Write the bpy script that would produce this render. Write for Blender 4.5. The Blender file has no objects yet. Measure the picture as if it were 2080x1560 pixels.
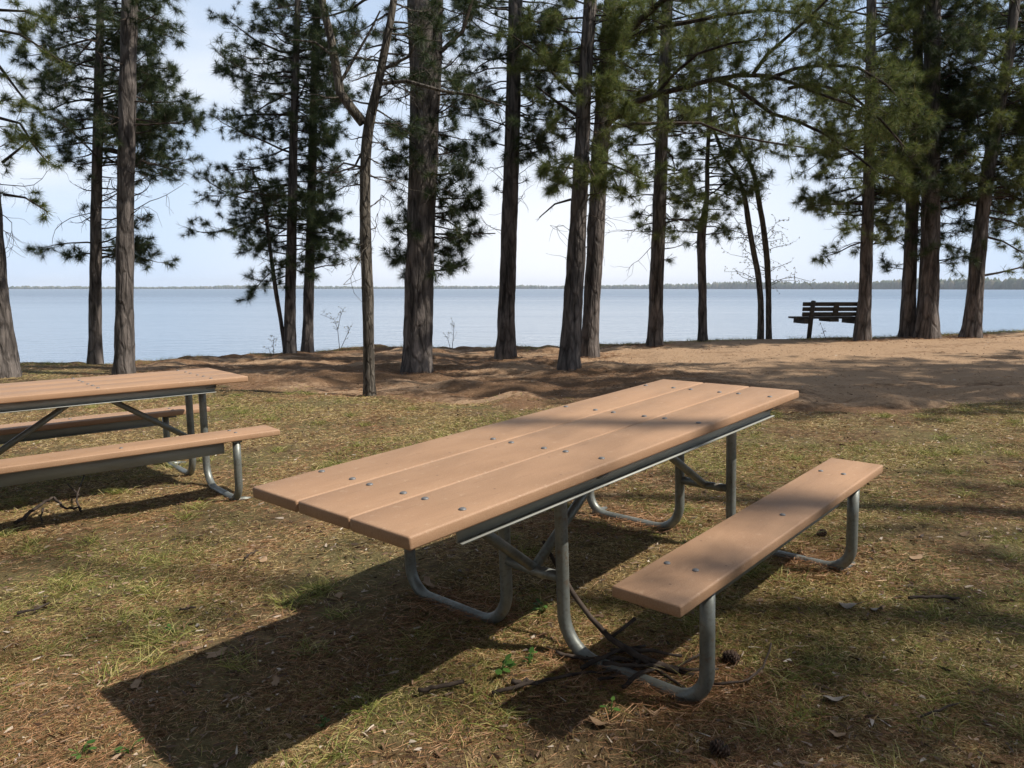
import bpy, bmesh, math, random
import numpy as np
from mathutils import Matrix, Vector

SEED = 7
rng = np.random.default_rng(SEED)
random.seed(SEED)
sc = bpy.context.scene
COL = sc.collection

# ------------------------------------------------------------------ camera
F = 1553.1                      # focal length in pixels of a 2080 px wide frame
PITCH = 0.1243
CP, SP = math.cos(PITCH), math.sin(PITCH)
cam_d = bpy.data.cameras.new("camera")
cam = bpy.data.objects.new("camera", cam_d)
COL.objects.link(cam)
cam_d.sensor_width = 36
cam_d.lens = 36 * F / 2080
cam_d.clip_start = 0.05
cam_d.clip_end = 30000
cam.rotation_euler = (math.pi / 2 - PITCH, 0, 0)
sc.camera = cam


def ray(px, py):
    a = (px - 1040) / F
    b = (py - 780) / F
    return np.array([a, CP - b * SP, -SP - b * CP])


def at_z(px, py, z):
    d = ray(px, py)
    return d * (z / d[2])


def at_y(px, py, y):
    d = ray(px, py)
    return d * (y / d[1])


# ------------------------------------------------------------------ noise
def _hash(ix, iy, s):
    h = (ix.astype(np.int64) * 374761393 + iy.astype(np.int64) * 668265263 + s * 974634721) & 0xFFFFFFFF
    h = ((h ^ (h >> 13)) * 1274126177) & 0xFFFFFFFF
    h = h ^ (h >> 16)
    return (h & 0xFFFFFF) / float(0xFFFFFF)


def vnoise(x, y, s=0):
    x = np.asarray(x, float); y = np.asarray(y, float)
    ix = np.floor(x); iy = np.floor(y)
    fx = x - ix; fy = y - iy
    fx = fx * fx * (3 - 2 * fx); fy = fy * fy * (3 - 2 * fy)
    a = _hash(ix, iy, s); b = _hash(ix + 1, iy, s); c = _hash(ix, iy + 1, s); d = _hash(ix + 1, iy + 1, s)
    return (a * (1 - fx) + b * fx) * (1 - fy) + (c * (1 - fx) + d * fx) * fy


def fbm(x, y, s=0, o=4):
    t = 0; amp = 0.5
    for k in range(o):
        t = t + amp * vnoise(np.asarray(x) * 2 ** k, np.asarray(y) * 2 ** k, s + k * 17)
        amp *= 0.5
    return t


def sstep(a, b, x):
    t = np.clip((x - a) / (b - a), 0, 1)
    return t * t * (3 - 2 * t)


# ------------------------------------------------------------------ table poses
def Rm(yaw, pi, ro):
    cy, sy = math.cos(yaw), math.sin(yaw); cp, sp = math.cos(pi), math.sin(pi); cr, sr = math.cos(ro), math.sin(ro)
    return (np.array([[cy, -sy, 0], [sy, cy, 0], [0, 0, 1]]) @ np.array([[cp, 0, -sp], [0, 1, 0], [sp, 0, cp]])
            @ np.array([[1, 0, 0], [0, cr, -sr], [0, sr, cr]]))


T1R, T1T = Rm(0.8384, 0.0502, -0.0054), np.array([-0.5304, 2.0639, -0.6075])
T2R, T2T = Rm(0.7130, 0.0100, -0.0020), np.array([-3.859, 3.793, -0.609])


def loc1(u, v, z): return T1R @ np.array([u, v, z]) + T1T
def loc2(u, v, z): return T2R @ np.array([u, v, z]) + T2T


# ------------------------------------------------------------------ terrain
WATER_Z = -2.75
ctrl = []
for (u, v) in ((.3, 0), (.88, .7), (.88, -.7), (2.2, .7), (2.2, -.7), (1.5, 0)):
    ctrl.append(loc1(u, v, -.755)); ctrl.append(loc2(u, v, -.755))
ctrl += [np.array(c) for c in ((0, 0, -1.42), (3, 1.5, -1.30), (-3, 1.2, -1.41), (6, 5, -1.14), (-7, 3, -1.42), (9, 2, -1.1),
                               (0, -3, -1.5), (12, 9, -.95), (-12, 8, -1.45))]
CREST = [(-300, 745, -1.42), (50, 738, -1.39), (180, 738, -1.385), (300, 733, -1.38), (450, 722, -1.36), (560, 717, -1.35),
         (700, 706, -1.33), (900, 703, -1.29), (1100, 705, -1.24), (1200, 700, -1.20), (1300, 697, -1.16), (1400, 692, -1.13),
         (1500, 690, -1.09), (1640, 688, -1.05), (1800, 684, -1.0), (1900, 680, -.98), (2080, 672, -.95), (2400, 660, -.92)]
crest_pts = np.array([at_z(*c) for c in CREST])
crest_pts = crest_pts[np.argsort(crest_pts[:, 0])]
ctrl += list(crest_pts)
for c in ((252, 758, -1.38), (845, 750, -1.30), (1155, 744, -1.24), (750, 797, -1.33), (1330, 699, -1.16), (1880, 684, -1.0), (10, 764, -1.39)):
    ctrl.append(at_z(*c))
ctrl = np.array(ctrl)


def _tps_k(r2):
    return 0.5 * r2 * np.log(r2 + 1e-9)


_n = len(ctrl)
_A = np.zeros((_n + 3, _n + 3))
_d2 = ((ctrl[:, None, :2] - ctrl[None, :, :2]) ** 2).sum(-1)
_A[:_n, :_n] = _tps_k(_d2) + np.eye(_n) * 0.6
_A[:_n, _n] = 1; _A[:_n, _n + 1:] = ctrl[:, :2]
_A[_n, :_n] = 1; _A[_n + 1:, :_n] = ctrl[:, :2].T
_w = np.linalg.solve(_A, np.r_[ctrl[:, 2], 0, 0, 0])


def tps(x, y):
    x = np.clip(x, -14, 14); y = np.clip(y, -4, 19)
    out = _w[_n] + _w[_n + 1] * x + _w[_n + 2] * y
    for i in range(_n):
        out = out + _w[i] * _tps_k((x - ctrl[i, 0]) ** 2 + (y - ctrl[i, 1]) ** 2)
    return out


def crest_y(x):
    return np.interp(x, crest_pts[:, 0], crest_pts[:, 1])


SB_X = [-14, -8, -6.5, -4.5, -2, 0, 2, 4, 6, 9, 14]
SB_Y = [15.5, 14.2, 13.2, 10.8, 9.2, 8.5, 7.6, 7.3, 7.5, 8.0, 8.6]


def sandy(x, y):
    x = np.asarray(x, float); y = np.asarray(y, float)
    b = np.interp(x, SB_X, SB_Y) + (fbm(x * 1.1, y * 1.1, 5) - .47) * 1.6
    return sstep(-.35, .45, y - b)


def ground_z(x, y):
    x = np.asarray(x, float); y = np.asarray(y, float)
    yc = crest_y(x)
    z = tps(x, np.minimum(y, yc + .3))
    s = sandy(x, y)
    path = sstep(1.5, 3.5, x) * sstep(8, 10, y)      # trodden, smoother sand
    lump = (fbm(x * 1.3, y * 1.9, 31, 4) - .47) * .26 + (np.abs(fbm(x * .9 + 5, y * 2.6, 77, 3) - .45)) * -.14
    z = z + s * lump * (1 - .72 * path) * np.clip(1.2 - .3 * (y - yc - 1), .0, 1)
    z = z + (1 - s) * ((fbm(x * 2.2, y * 2.2, 9, 3) - .44) * .035 + (fbm(x * 9, y * 9, 12, 2) - .37) * .012)
    d = np.maximum(0, y - yc)
    z = z - (d * d / (d + .9)) * .42
    return np.maximum(z, WATER_Z - 1.2)


def gz(x, y):
    return float(ground_z(np.array([x]), np.array([y]))[0])


# ------------------------------------------------------------------ node helpers
def new_mat(name):
    m = bpy.data.materials.new(name); m.use_nodes = True
    nt = m.node_tree
    b = nt.nodes["Principled BSDF"]
    return m, nt, b


def nd(nt, typ, **kw):
    n = nt.nodes.new(typ)
    for k, v in kw.items():
        if k.startswith("i_"):
            n.inputs[k[2:].replace("_", " ")].default_value = v
        else:
            setattr(n, k, v)
    return n


def lk(nt, a, b): nt.links.new(a, b)


def coords(nt, scale=(1, 1, 1), kind="Object"):
    tc = nd(nt, "ShaderNodeTexCoord"); mp = nd(nt, "ShaderNodeMapping")
    mp.inputs["Scale"].default_value = scale
    lk(nt, tc.outputs[kind], mp.inputs["Vector"])
    return mp.outputs["Vector"]


def noise(nt, vec, scale, detail=4, rough=.55, dist=0):
    n = nd(nt, "ShaderNodeTexNoise"); n.inputs["Scale"].default_value = scale
    n.inputs["Detail"].default_value = detail; n.inputs["Roughness"].default_value = rough
    n.inputs["Distortion"].default_value = dist
    if vec is not None: lk(nt, vec, n.inputs["Vector"])
    return n.outputs["Fac"]


def ramp(nt, fac, stops, interp="LINEAR"):
    r = nd(nt, "ShaderNodeValToRGB"); r.color_ramp.interpolation = interp
    el = r.color_ramp.elements
    while len(el) < len(stops): el.new(.5)
    for e, (p, c) in zip(el, stops):
        e.position = p; e.color = (*c, 1) if len(c) == 3 else c
    lk(nt, fac, r.inputs["Fac"])
    return r.outputs["Color"]


def mixc(nt, fac, a, b, mode="MIX"):
    m = nd(nt, "ShaderNodeMix", data_type="RGBA", blend_type=mode)
    for sock, v in ((m.inputs["Factor"], fac), (m.inputs["A"], a), (m.inputs["B"], b)):
        pass
    fi, ai, bi = m.inputs[0], m.inputs[6], m.inputs[7]
    for s, v in ((fi, fac), (ai, a), (bi, b)):
        if isinstance(v, (int, float)): s.default_value = v
        elif isinstance(v, tuple): s.default_value = (*v, 1) if len(v) == 3 else v
        else: lk(nt, v, s)
    return m.outputs[2]


def bump(nt, bsdf, h, strength=.5, dist=.01):
    b = nd(nt, "ShaderNodeBump"); b.inputs["Strength"].default_value = strength; b.inputs["Distance"].default_value = dist
    lk(nt, h, b.inputs["Height"]); lk(nt, b.outputs["Normal"], bsdf.inputs["Normal"])


# ------------------------------------------------------------------ materials
def mat_bark(name, dark, light, sc_=1.0):
    m, nt, b = new_mat(name)
    v = coords(nt, (1, 1, .16))
    v2 = coords(nt, (1, 1, .35))
    n1 = noise(nt, v, 22 * sc_, 5, .65, .6)
    n2 = noise(nt, v2, 5 * sc_, 3, .5)
    c = ramp(nt, n1, [(.34, dark), (.52, tuple((d + l) / 2 for d, l in zip(dark, light))), (.68, light)])
    c = mixc(nt, n2, c, tuple(x * 1.25 for x in light), "MIX")
    c2 = mixc(nt, ramp(nt, n2, [(.35, (0, 0, 0)), (.7, (.5, .5, .5))]), ramp(nt, n1, [(.36, dark), (.66, light)]), c)
    vp = nd(nt, "ShaderNodeTexVoronoi", feature="DISTANCE_TO_EDGE"); vp.inputs["Scale"].default_value = 15 * sc_
    mv = nd(nt, "ShaderNodeMix", data_type="RGBA"); mv.inputs[0].default_value = .06
    nv = nd(nt, "ShaderNodeTexNoise"); nv.inputs["Scale"].default_value = 9; lk(nt, v2, nv.inputs["Vector"])
    lk(nt, coords(nt, (1, 1, .26)), mv.inputs[6]); lk(nt, nv.outputs["Color"], mv.inputs[7]); lk(nt, mv.outputs[2], vp.inputs["Vector"])
    plate = ramp(nt, vp.outputs["Distance"], [(.02, (.6, .6, .6)), (.12, (1, 1, 1))])
    c2 = mixc(nt, 1.0, c2, plate, "MULTIPLY")
    lk(nt, c2, b.inputs["Base Color"])
    b.inputs["Roughness"].default_value = .95
    b.inputs["Specular IOR Level"].default_value = .15
    ha = nd(nt, "ShaderNodeMath", operation="MULTIPLY_ADD"); lk(nt, plate, ha.inputs[0]); ha.inputs[1].default_value = .6; lk(nt, n1, ha.inputs[2])
    bump(nt, b, ha.outputs[0], 1.0, .05)
    return m


M_BARK = mat_bark("pine_bark", (.030, .026, .0235), (.20, .170, .150), .55)
M_BARK_GREY = mat_bark("grey_bark", (.04, .034, .027), (.20, .172, .138), 1.2)
M_TWIG, nt, b = new_mat("twig_bark")
n1 = noise(nt, coords(nt), 14, 3)
lk(nt, ramp(nt, n1, [(.35, (.025, .018, .014)), (.65, (.085, .064, .05))]), b.inputs["Base Color"])
b.inputs["Roughness"].default_value = .9; b.inputs["Specular IOR Level"].default_value = .2


def mat_leafy(name, stops, trans=.3, rough=.55, tcol=None, spec=.3, pos_scale=0):
    m, nt, b = new_mat(name)
    g = nd(nt, "ShaderNodeNewGeometry")
    c = ramp(nt, g.outputs["Random Per Island"], stops)
    if pos_scale:
        n = noise(nt, coords(nt), pos_scale, 3)
        c = mixc(nt, ramp(nt, n, [(.35, (0, 0, 0)), (.65, (.55, .55, .55))]), c, ramp(nt, g.outputs["Random Per Island"], [(p, tuple(x * .62 for x in q)) for p, q in stops]))
    lk(nt, c, b.inputs["Base Color"])
    b.inputs["Roughness"].default_value = rough; b.inputs["Specular IOR Level"].default_value = spec
    if trans > 0:
        t = nd(nt, "ShaderNodeBsdfTranslucent"); lk(nt, c, t.inputs["Color"])
        mx = nd(nt, "ShaderNodeMixShader"); mx.inputs[0].default_value = trans
        lk(nt, b.outputs[0], mx.inputs[1]); lk(nt, t.outputs[0], mx.inputs[2])
        lk(nt, mx.outputs[0], nt.nodes["Material Output"].inputs["Surface"])
    return m


M_NEEDLE = mat_leafy("pine_needles", [(0, (.024, .042, .016)), (.5, (.044, .070, .024)), (.9, (.078, .098, .032)), (1, (.14, .10, .04))], .32)
M_NEEDLE_SUNLIT = mat_leafy("pine_needles_sunlit", [(0, (.06, .088, .024)), (.5, (.125, .155, .040)), (.9, (.19, .21, .06)), (1, (.27, .20, .07))], .42)  # lighter olive copy of the needles, sunlight put into the colour
M_BUD = mat_leafy("leaf_buds", [(0, (.16, .15, .05)), (1, (.26, .2, .09))], .4)
M_GRASS = mat_leafy("grass_green", [(0, (.08, .105, .02)), (.4, (.20, .225, .045)), (.75, (.38, .34, .10)), (1, (.58, .46, .21))], .3)
M_STRAW = mat_leafy("grass_straw", [(0, (.18, .11, .04)), (.4, (.42, .295, .12)), (.85, (.60, .45, .21)), (1, (.74, .60, .36))], .2)
M_LITTER = mat_leafy("needle_litter", [(0, (.12, .06, .026)), (.5, (.31, .155, .07)), (.85, (.46, .25, .125)), (1, (.58, .40, .24))], .1)
M_SCRAPS = mat_leafy("litter_scraps", [(0, (.05, .03, .018)), (.5, (.16, .09, .05)), (.8, (.30, .2, .13)), (1, (.5, .42, .33))], .05)
M_WEED = mat_leafy("weed_leaf", [(0, (.05, .12, .02)), (1, (.10, .19, .035))], .35)
M_DRYLEAF = mat_leafy("dry_leaf", [(0, (.22, .12, .06)), (.5, (.32, .2, .11)), (1, (.42, .31, .2))], .2)
M_PALECHIP = mat_leafy("pale_bark_chip", [(0, (.20, .165, .13)), (1, (.30, .26, .21))], 0)
M_CONE, nt, b = new_mat("pine_cone")
lk(nt, ramp(nt, noise(nt, coords(nt), 60, 3), [(.3, (.03, .018, .011)), (.7, (.12, .07, .045))]), b.inputs["Base Color"])
b.inputs["Roughness"].default_value = .85

# recycled plastic planks
M_PLANK, nt, b = new_mat("tan_plastic_plank")
v = coords(nt, (.35, 1, 1)); vf = coords(nt)
n1 = noise(nt, v, 6, 5, .6); n2 = noise(nt, vf, 260, 3, .6); n3 = noise(nt, vf, 2.2, 3, .5)
c = ramp(nt, n1, [(.28, (.27, .152, .082)), (.72, (.395, .232, .132))])
c = mixc(nt, ramp(nt, n2, [(.42, (0, 0, 0)), (.75, (.35, .35, .35))]), c, (.56, .385, .25))
c = mixc(nt, ramp(nt, n3, [(.5, (0, 0, 0)), (.75, (.3, .3, .3))]), c, (.30, .16, .085))
nS = noise(nt, coords(nt, (1.2, 9, 9)), 7, 6, .7)
c = mixc(nt, ramp(nt, nS, [(.56, (0, 0, 0)), (.72, (.45, .45, .45))]), c, (.22, .125, .07))
nP = noise(nt, vf, 34, 4, .7)
c = mixc(nt, ramp(nt, nP, [(.60, (0, 0, 0)), (.72, (.4, .4, .4))]), c, (.52, .37, .25))
vs = nd(nt, "ShaderNodeTexVoronoi"); vs.inputs["Scale"].default_value = 9; lk(nt, vf, vs.inputs["Vector"])
c = mixc(nt, ramp(nt, vs.outputs["Distance"], [(.025, (.7, .7, .7)), (.05, (0, 0, 0))]), c, (.14, .08, .05))
lk(nt, c, b.inputs["Base Color"])
lk(nt, ramp(nt, n1, [(.3, (.5, .5, .5)), (.7, (.68, .68, .68))]), b.inputs["Roughness"])
b.inputs["Specular IOR Level"].default_value = .35
bump(nt, b, n2, .25, .002)

M_STEEL, nt, b = new_mat("galvanised_steel")
vf = coords(nt); n1 = noise(nt, vf, 9, 5, .65); n2 = noise(nt, vf, 70, 3)
c = ramp(nt, n1, [(.3, (.15, .158, .14)), (.6, (.235, .245, .22)), (.8, (.31, .318, .29))])
c = mixc(nt, ramp(nt, n2, [(.52, (0, 0, 0)), (.72, (.6, .6, .6))]), c, (.12, .105, .08))
n5 = noise(nt, vf, 22, 5, .7)
c = mixc(nt, ramp(nt, n5, [(.58, (0, 0, 0)), (.70, (.7, .7, .7))]), c, (.16, .10, .055))
lk(nt, c, b.inputs["Base Color"]); b.inputs["Metallic"].default_value = .45
lk(nt, ramp(nt, n1, [(.3, (.55, .55, .55)), (.7, (.36, .36, .36))]), b.inputs["Roughness"])
bump(nt, b, n2, .15, .002)
M_RAIL_BOUNCE, nt, b = new_mat("bounce_lit_steel_rail")  # lighter copy of the steel, ground bounce light put into its colour
n1 = noise(nt, coords(nt, (.4, 2, 2)), 8, 5, .6)
lk(nt, ramp(nt, n1, [(.3, (.27, .275, .24)), (.7, (.40, .405, .365))]), b.inputs["Base Color"]); b.inputs["Metallic"].default_value = .2; b.inputs["Roughness"].default_value = .6
M_BOLT, nt, b = new_mat("bolt_steel")
b.inputs["Base Color"].default_value = (.17, .165, .16, 1); b.inputs["Metallic"].default_value = .4; b.inputs["Roughness"].default_value = .55

M_OLDWOOD, nt, b = new_mat("dark_weathered_wood")
n1 = noise(nt, coords(nt, (.3, 3, 3)), 9, 5, .6)
lk(nt, ramp(nt, n1, [(.3, (.035, .03, .024)), (.7, (.10, .082, .062))]), b.inputs["Base Color"])
b.inputs["Roughness"].default_value = .85; bump(nt, b, n1, .4, .004)

# ground
M_GROUND, nt, b = new_mat("ground_soil_and_sand")
vf = coords(nt)
at = nd(nt, "ShaderNodeAttribute", attribute_name="sandy")
nA = noise(nt, vf, 1.6, 5, .6); nB = noise(nt, vf, 14, 5, .65); nC = noise(nt, vf, 90, 4, .7); nD = noise(nt, vf, .7, 4, .55)
soil = ramp(nt, nB, [(.3, (.065, .042, .024)), (.5, (.13, .088, .045)), (.7, (.25, .18, .09))])
soil = mixc(nt, ramp(nt, nA, [(.42, (0, 0, 0)), (.62, (.75, .75, .75))]), soil, ramp(nt, nC, [(.35, (.07, .062, .026)), (.65, (.19, .165, .07))]))
sand = ramp(nt, nC, [(.3, (.27, .175, .105)), (.55, (.36, .238, .145)), (.75, (.44, .31, .195))])
at2 = nd(nt, "ShaderNodeAttribute", attribute_name="litter")  # needle litter mask, also carrying some painted shade
mth = nd(nt, "ShaderNodeMath", operation="ADD"); lk(nt, at2.outputs["Fac"], mth.inputs[0])
mth2 = nd(nt, "ShaderNodeMath", operation="MULTIPLY_ADD"); lk(nt, nB, mth2.inputs[0]); mth2.inputs[1].default_value = 1.3; mth2.inputs[2].default_value = -.65
lk(nt, mth2.outputs[0], mth.inputs[1])
sand = mixc(nt, ramp(nt, mth.outputs[0], [(.35, (0, 0, 0)), (.75, (.88, .88, .88))]), sand, ramp(nt, nC, [(.3, (.075, .042, .024)), (.7, (.20, .115, .062))]))
mth3 = nd(nt, "ShaderNodeMath", operation="MULTIPLY_ADD"); lk(nt, nB, mth3.inputs[0]); mth3.inputs[1].default_value = .9; mth3.inputs[2].default_value = -.45
mth4 = nd(nt, "ShaderNodeMath", operation="ADD"); lk(nt, at.outputs["Fac"], mth4.inputs[0]); lk(nt, mth3.outputs[0], mth4.inputs[1])
c = mixc(nt, ramp(nt, mth4.outputs[0], [(.35, (0, 0, 0)), (.65, (1, 1, 1))]), soil, sand)
lk(nt, c, b.inputs["Base Color"]); b.inputs["Roughness"].default_value = 1; b.inputs["Specular IOR Level"].default_value = .1
hm = nd(nt, "ShaderNodeMath", operation="MULTIPLY_ADD"); lk(nt, nC, hm.inputs[0]); hm.inputs[1].default_value = .35; lk(nt, nB, hm.inputs[2])
bump(nt, b, hm.outputs[0], .9, .03)

# water
M_WATER, nt, b = new_mat("lake_water")
vw = coords(nt, (.55, 1.0, 1)); vw2 = coords(nt, (.35, 1.0, 1))
nA = noise(nt, vw, 1.1, 4, .6, .4); nB = noise(nt, vw2, .12, 3, .5); nC = noise(nt, coords(nt, (.12, 1, 1)), .012, 3, .5)
b.inputs["Base Color"].default_value = (.09, .13, .175, 1)
b.inputs["IOR"].default_value = 1.42
sy = nd(nt, "ShaderNodeSeparateXYZ"); lk(nt, coords(nt), sy.inputs[0])
mr = nd(nt, "ShaderNodeMapRange"); mr.inputs["From Min"].default_value = 40; mr.inputs["From Max"].default_value = 420
ad = nd(nt, "ShaderNodeMath", operation="MULTIPLY_ADD"); lk(nt, nC, ad.inputs[0]); ad.inputs[1].default_value = 260; lk(nt, sy.outputs["Y"], ad.inputs[2])
lk(nt, ad.outputs[0], mr.inputs["Value"])
lk(nt, ramp(nt, mr.outputs[0], [(0, (.03, .03, .03)), (1, (.30, .30, .30))]), b.inputs["Roughness"])
hm = nd(nt, "ShaderNodeMath", operation="MULTIPLY_ADD"); lk(nt, nB, hm.inputs[0]); hm.inputs[1].default_value = 2.0; lk(nt, nA, hm.inputs[2])
bp = nd(nt, "ShaderNodeBump"); bp.inputs["Distance"].default_value = .16; lk(nt, hm.outputs[0], bp.inputs["Height"])
lk(nt, ramp(nt, mr.outputs[0], [(0, (.30, .30, .30)), (1, (1, 1, 1))]), bp.inputs["Strength"]); lk(nt, bp.outputs["Normal"], b.inputs["Normal"])

M_FARWOOD = mat_leafy("far_woodland", [(0, (.045, .065, .035)), (.5, (.075, .09, .045)), (1, (.12, .105, .06))], 0, .9, spec=.05)


# ------------------------------------------------------------------ mesh helpers
def np_mesh(name, V, F3=None, F4=None, mat=None, smooth=False, parent=None, mw=None):
    me = bpy.data.meshes.new(name)
    V = np.asarray(V, np.float32)
    me.vertices.add(len(V)); me.vertices.foreach_set("co", V.ravel())
    n3 = 0 if F3 is None else len(F3); n4 = 0 if F4 is None else len(F4)
    idx = []
    if n3: idx.append(np.asarray(F3, np.int32).ravel())
    if n4: idx.append(np.asarray(F4, np.int32).ravel())
    idx = np.concatenate(idx)
    me.loops.add(len(idx)); me.loops.foreach_set("vertex_index", idx)
    st = np.concatenate([np.arange(n3) * 3, n3 * 3 + np.arange(n4) * 4]).astype(np.int32)
    me.polygons.add(n3 + n4); me.polygons.foreach_set("loop_start", st)
    if smooth: me.polygons.foreach_set("use_smooth", np.ones(n3 + n4, bool))
    me.update(calc_edges=True)
    if mat: me.materials.append(mat)
    o = bpy.data.objects.new(name, me); COL.objects.link(o)
    if parent is not None: o.parent = parent
    return o


def tag(o, label=None, cat=None, group=None, kind=None):
    if label: o["label"] = label
    if cat: o["category"] = cat
    if group: o["group"] = group
    if kind: o["kind"] = kind
    return o


def empty(name, loc, label, cat, group=None, rot=None):
    o = bpy.data.objects.new(name, None); COL.objects.link(o)
    o.empty_display_size = .1
    if rot is None: o.location = loc
    else: o.matrix_world = Matrix.Translation(Vector(loc)) @ Matrix([list(r) for r in rot]).to_4x4()
    return tag(o, label, cat, group)


class MB:
    """collects quads and triangles of one mesh"""
    def __init__(self): self.V = []; self.Q = []; self.T = []; self.n = 0

    def add(self, V, Q=None, T=None):
        V = np.asarray(V, float)
        self.V.append(V)
        if Q is not None and len(Q): self.Q.append(np.asarray(Q, int) + self.n)
        if T is not None and len(T): self.T.append(np.asarray(T, int) + self.n)
        self.n += len(V)

    def tube(self, pts, rad, n=6, cap=True, jit=0):
        pts = np.asarray(pts, float); m = len(pts)
        rad = np.broadcast_to(np.asarray(rad, float), (m,))
        t = np.gradient(pts, axis=0); t /= np.linalg.norm(t, axis=1)[:, None] + 1e-12
        ref = np.array([0, 0, 1.]) if abs(t[0][2]) < .9 else np.array([1., 0, 0])
        a = np.cross(t[0], ref); a /= np.linalg.norm(a)
        ang = np.arange(n) / n * 2 * np.pi
        ca, sa = np.cos(ang)[:, None], np.sin(ang)[:, None]
        V = np.empty((m, n, 3))
        for i in range(m):
            a = a - t[i] * a.dot(t[i]); a /= np.linalg.norm(a) + 1e-12
            b_ = np.cross(t[i], a)
            r = rad[i]
            if jit: r = r * (1 + jit * (rng.random((n, 1)) - .5))
            V[i] = pts[i] + (ca * a + sa * b_) * r
        i0 = (np.arange(m - 1)[:, None] * n + np.arange(n)[None, :])
        i1 = (np.arange(m - 1)[:, None] * n + (np.arange(n)[None, :] + 1) % n)
        Q = np.stack([i0, i1, i1 + n, i0 + n], -1).reshape(-1, 4)
        V = V.reshape(-1, 3)
        T = None
        if cap:
            V = np.vstack([V, pts[0], pts[-1]])
            k = np.arange(n); k2 = (k + 1) % n
            T = np.vstack([np.stack([k2, k, np.full(n, m * n)], -1), np.stack([k + (m - 1) * n, k2 + (m - 1) * n, np.full(n, m * n + 1)], -1)])
        self.add(V, Q, T)
        return self

    def box(self, c, h, rot=None):
        """c centre, h half sizes"""
        s = np.array([[-1, -1, -1], [1, -1, -1], [1, 1, -1], [-1, 1, -1], [-1, -1, 1], [1, -1, 1], [1, 1, 1], [-1, 1, 1]], float) * np.array(h)
        if rot is not None: s = s @ np.asarray(rot).T
        self.add(s + np.array(c), [[0, 3, 2, 1], [4, 5, 6, 7], [0, 1, 5, 4], [1, 2, 6, 5], [2, 3, 7, 6], [3, 0, 4, 7]])
        return self

    def build(self, name, mat, parent=None, smooth=False, bevel=0, segs=2):
        V = np.vstack(self.V)
        Q = np.vstack(self.Q) if self.Q else None
        T = np.vstack(self.T) if self.T else None
        o = np_mesh(name, V, T, Q, mat, smooth, parent)
        if bevel:
            bm = bmesh.new(); bm.from_mesh(o.data)
            bmesh.ops.bevel(bm, geom=[e for e in bm.edges], offset=bevel, segments=segs, profile=.5, affect="EDGES")
            for f in bm.faces: f.smooth = False
            bm.to_mesh(o.data); bm.free()
        return o


def smooth_by_angle(o, ang=40):
    me = o.data
    me.polygons.foreach_set("use_smooth", np.ones(len(me.polygons), bool))
    try: me.set_sharp_from_angle(angle=math.radians(ang))
    except Exception: pass


# ------------------------------------------------------------------ ground sheet
def build_ground():
    def axis(lo, hi, step, far_lo, far_hi):
        a = list(np.arange(lo, hi + 1e-6, step))
        s = step
        x = hi
        while x < far_hi: s *= 1.25; x += s; a.append(x)
        s = step; x = lo
        pre = []
        while x > far_lo: s *= 1.25; x -= s; pre.append(x)
        return np.array(pre[::-1] + a)
    xs = axis(-12, 14, .06, -400, 400)
    ys = axis(1.4, 19, .045, -300, 40)
    X, Y = np.meshgrid(xs, ys)
    Z = ground_z(X.ravel(), Y.ravel())
    V = np.c_[X.ravel(), Y.ravel(), Z]
    nx, ny = len(xs), len(ys)
    i = (np.arange(ny - 1)[:, None] * nx + np.arange(nx - 1)[None, :]).ravel()
    Q = np.stack([i, i + 1, i + nx + 1, i + nx], -1)
    o = np_mesh("ground", V, None, Q, M_GROUND, True)
    tag(o, kind="structure")
    s = sandy(V[:, 0], V[:, 1])
    a = o.data.attributes.new("sandy", "FLOAT", "POINT"); a.data.foreach_set("value", s.astype(np.float32))
    # fallen needles and some painted shade under the trees; trodden path stays bare
    x, y = V[:, 0], V[:, 1]
    litter_shade = .68 * (1 - sstep(.5, 3.2, x - (y - 12) * -.35)) + (fbm(x * .8, y * 1.9, 41, 4) - .45) * 2.0
    litter_shade = litter_shade + .5 * sstep(-1.0, .2, y - crest_y(x)) + .35 * (1 - sstep(.0, 1.6, y - np.interp(x, SB_X, SB_Y))) * (x > 0)  # dark band along the crest stands for its shaded, backlit edge
    a = o.data.attributes.new("litter", "FLOAT", "POINT"); a.data.foreach_set("value", litter_shade.astype(np.float32))
    return o


build_ground()
wat = np_mesh("lake_water", [(-6000, 12, WATER_Z), (6000, 12, WATER_Z), (6000, 6000, WATER_Z), (-6000, 6000, WATER_Z)], None, [(0, 1, 2, 3)], M_WATER)
tag(wat, kind="structure")

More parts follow.
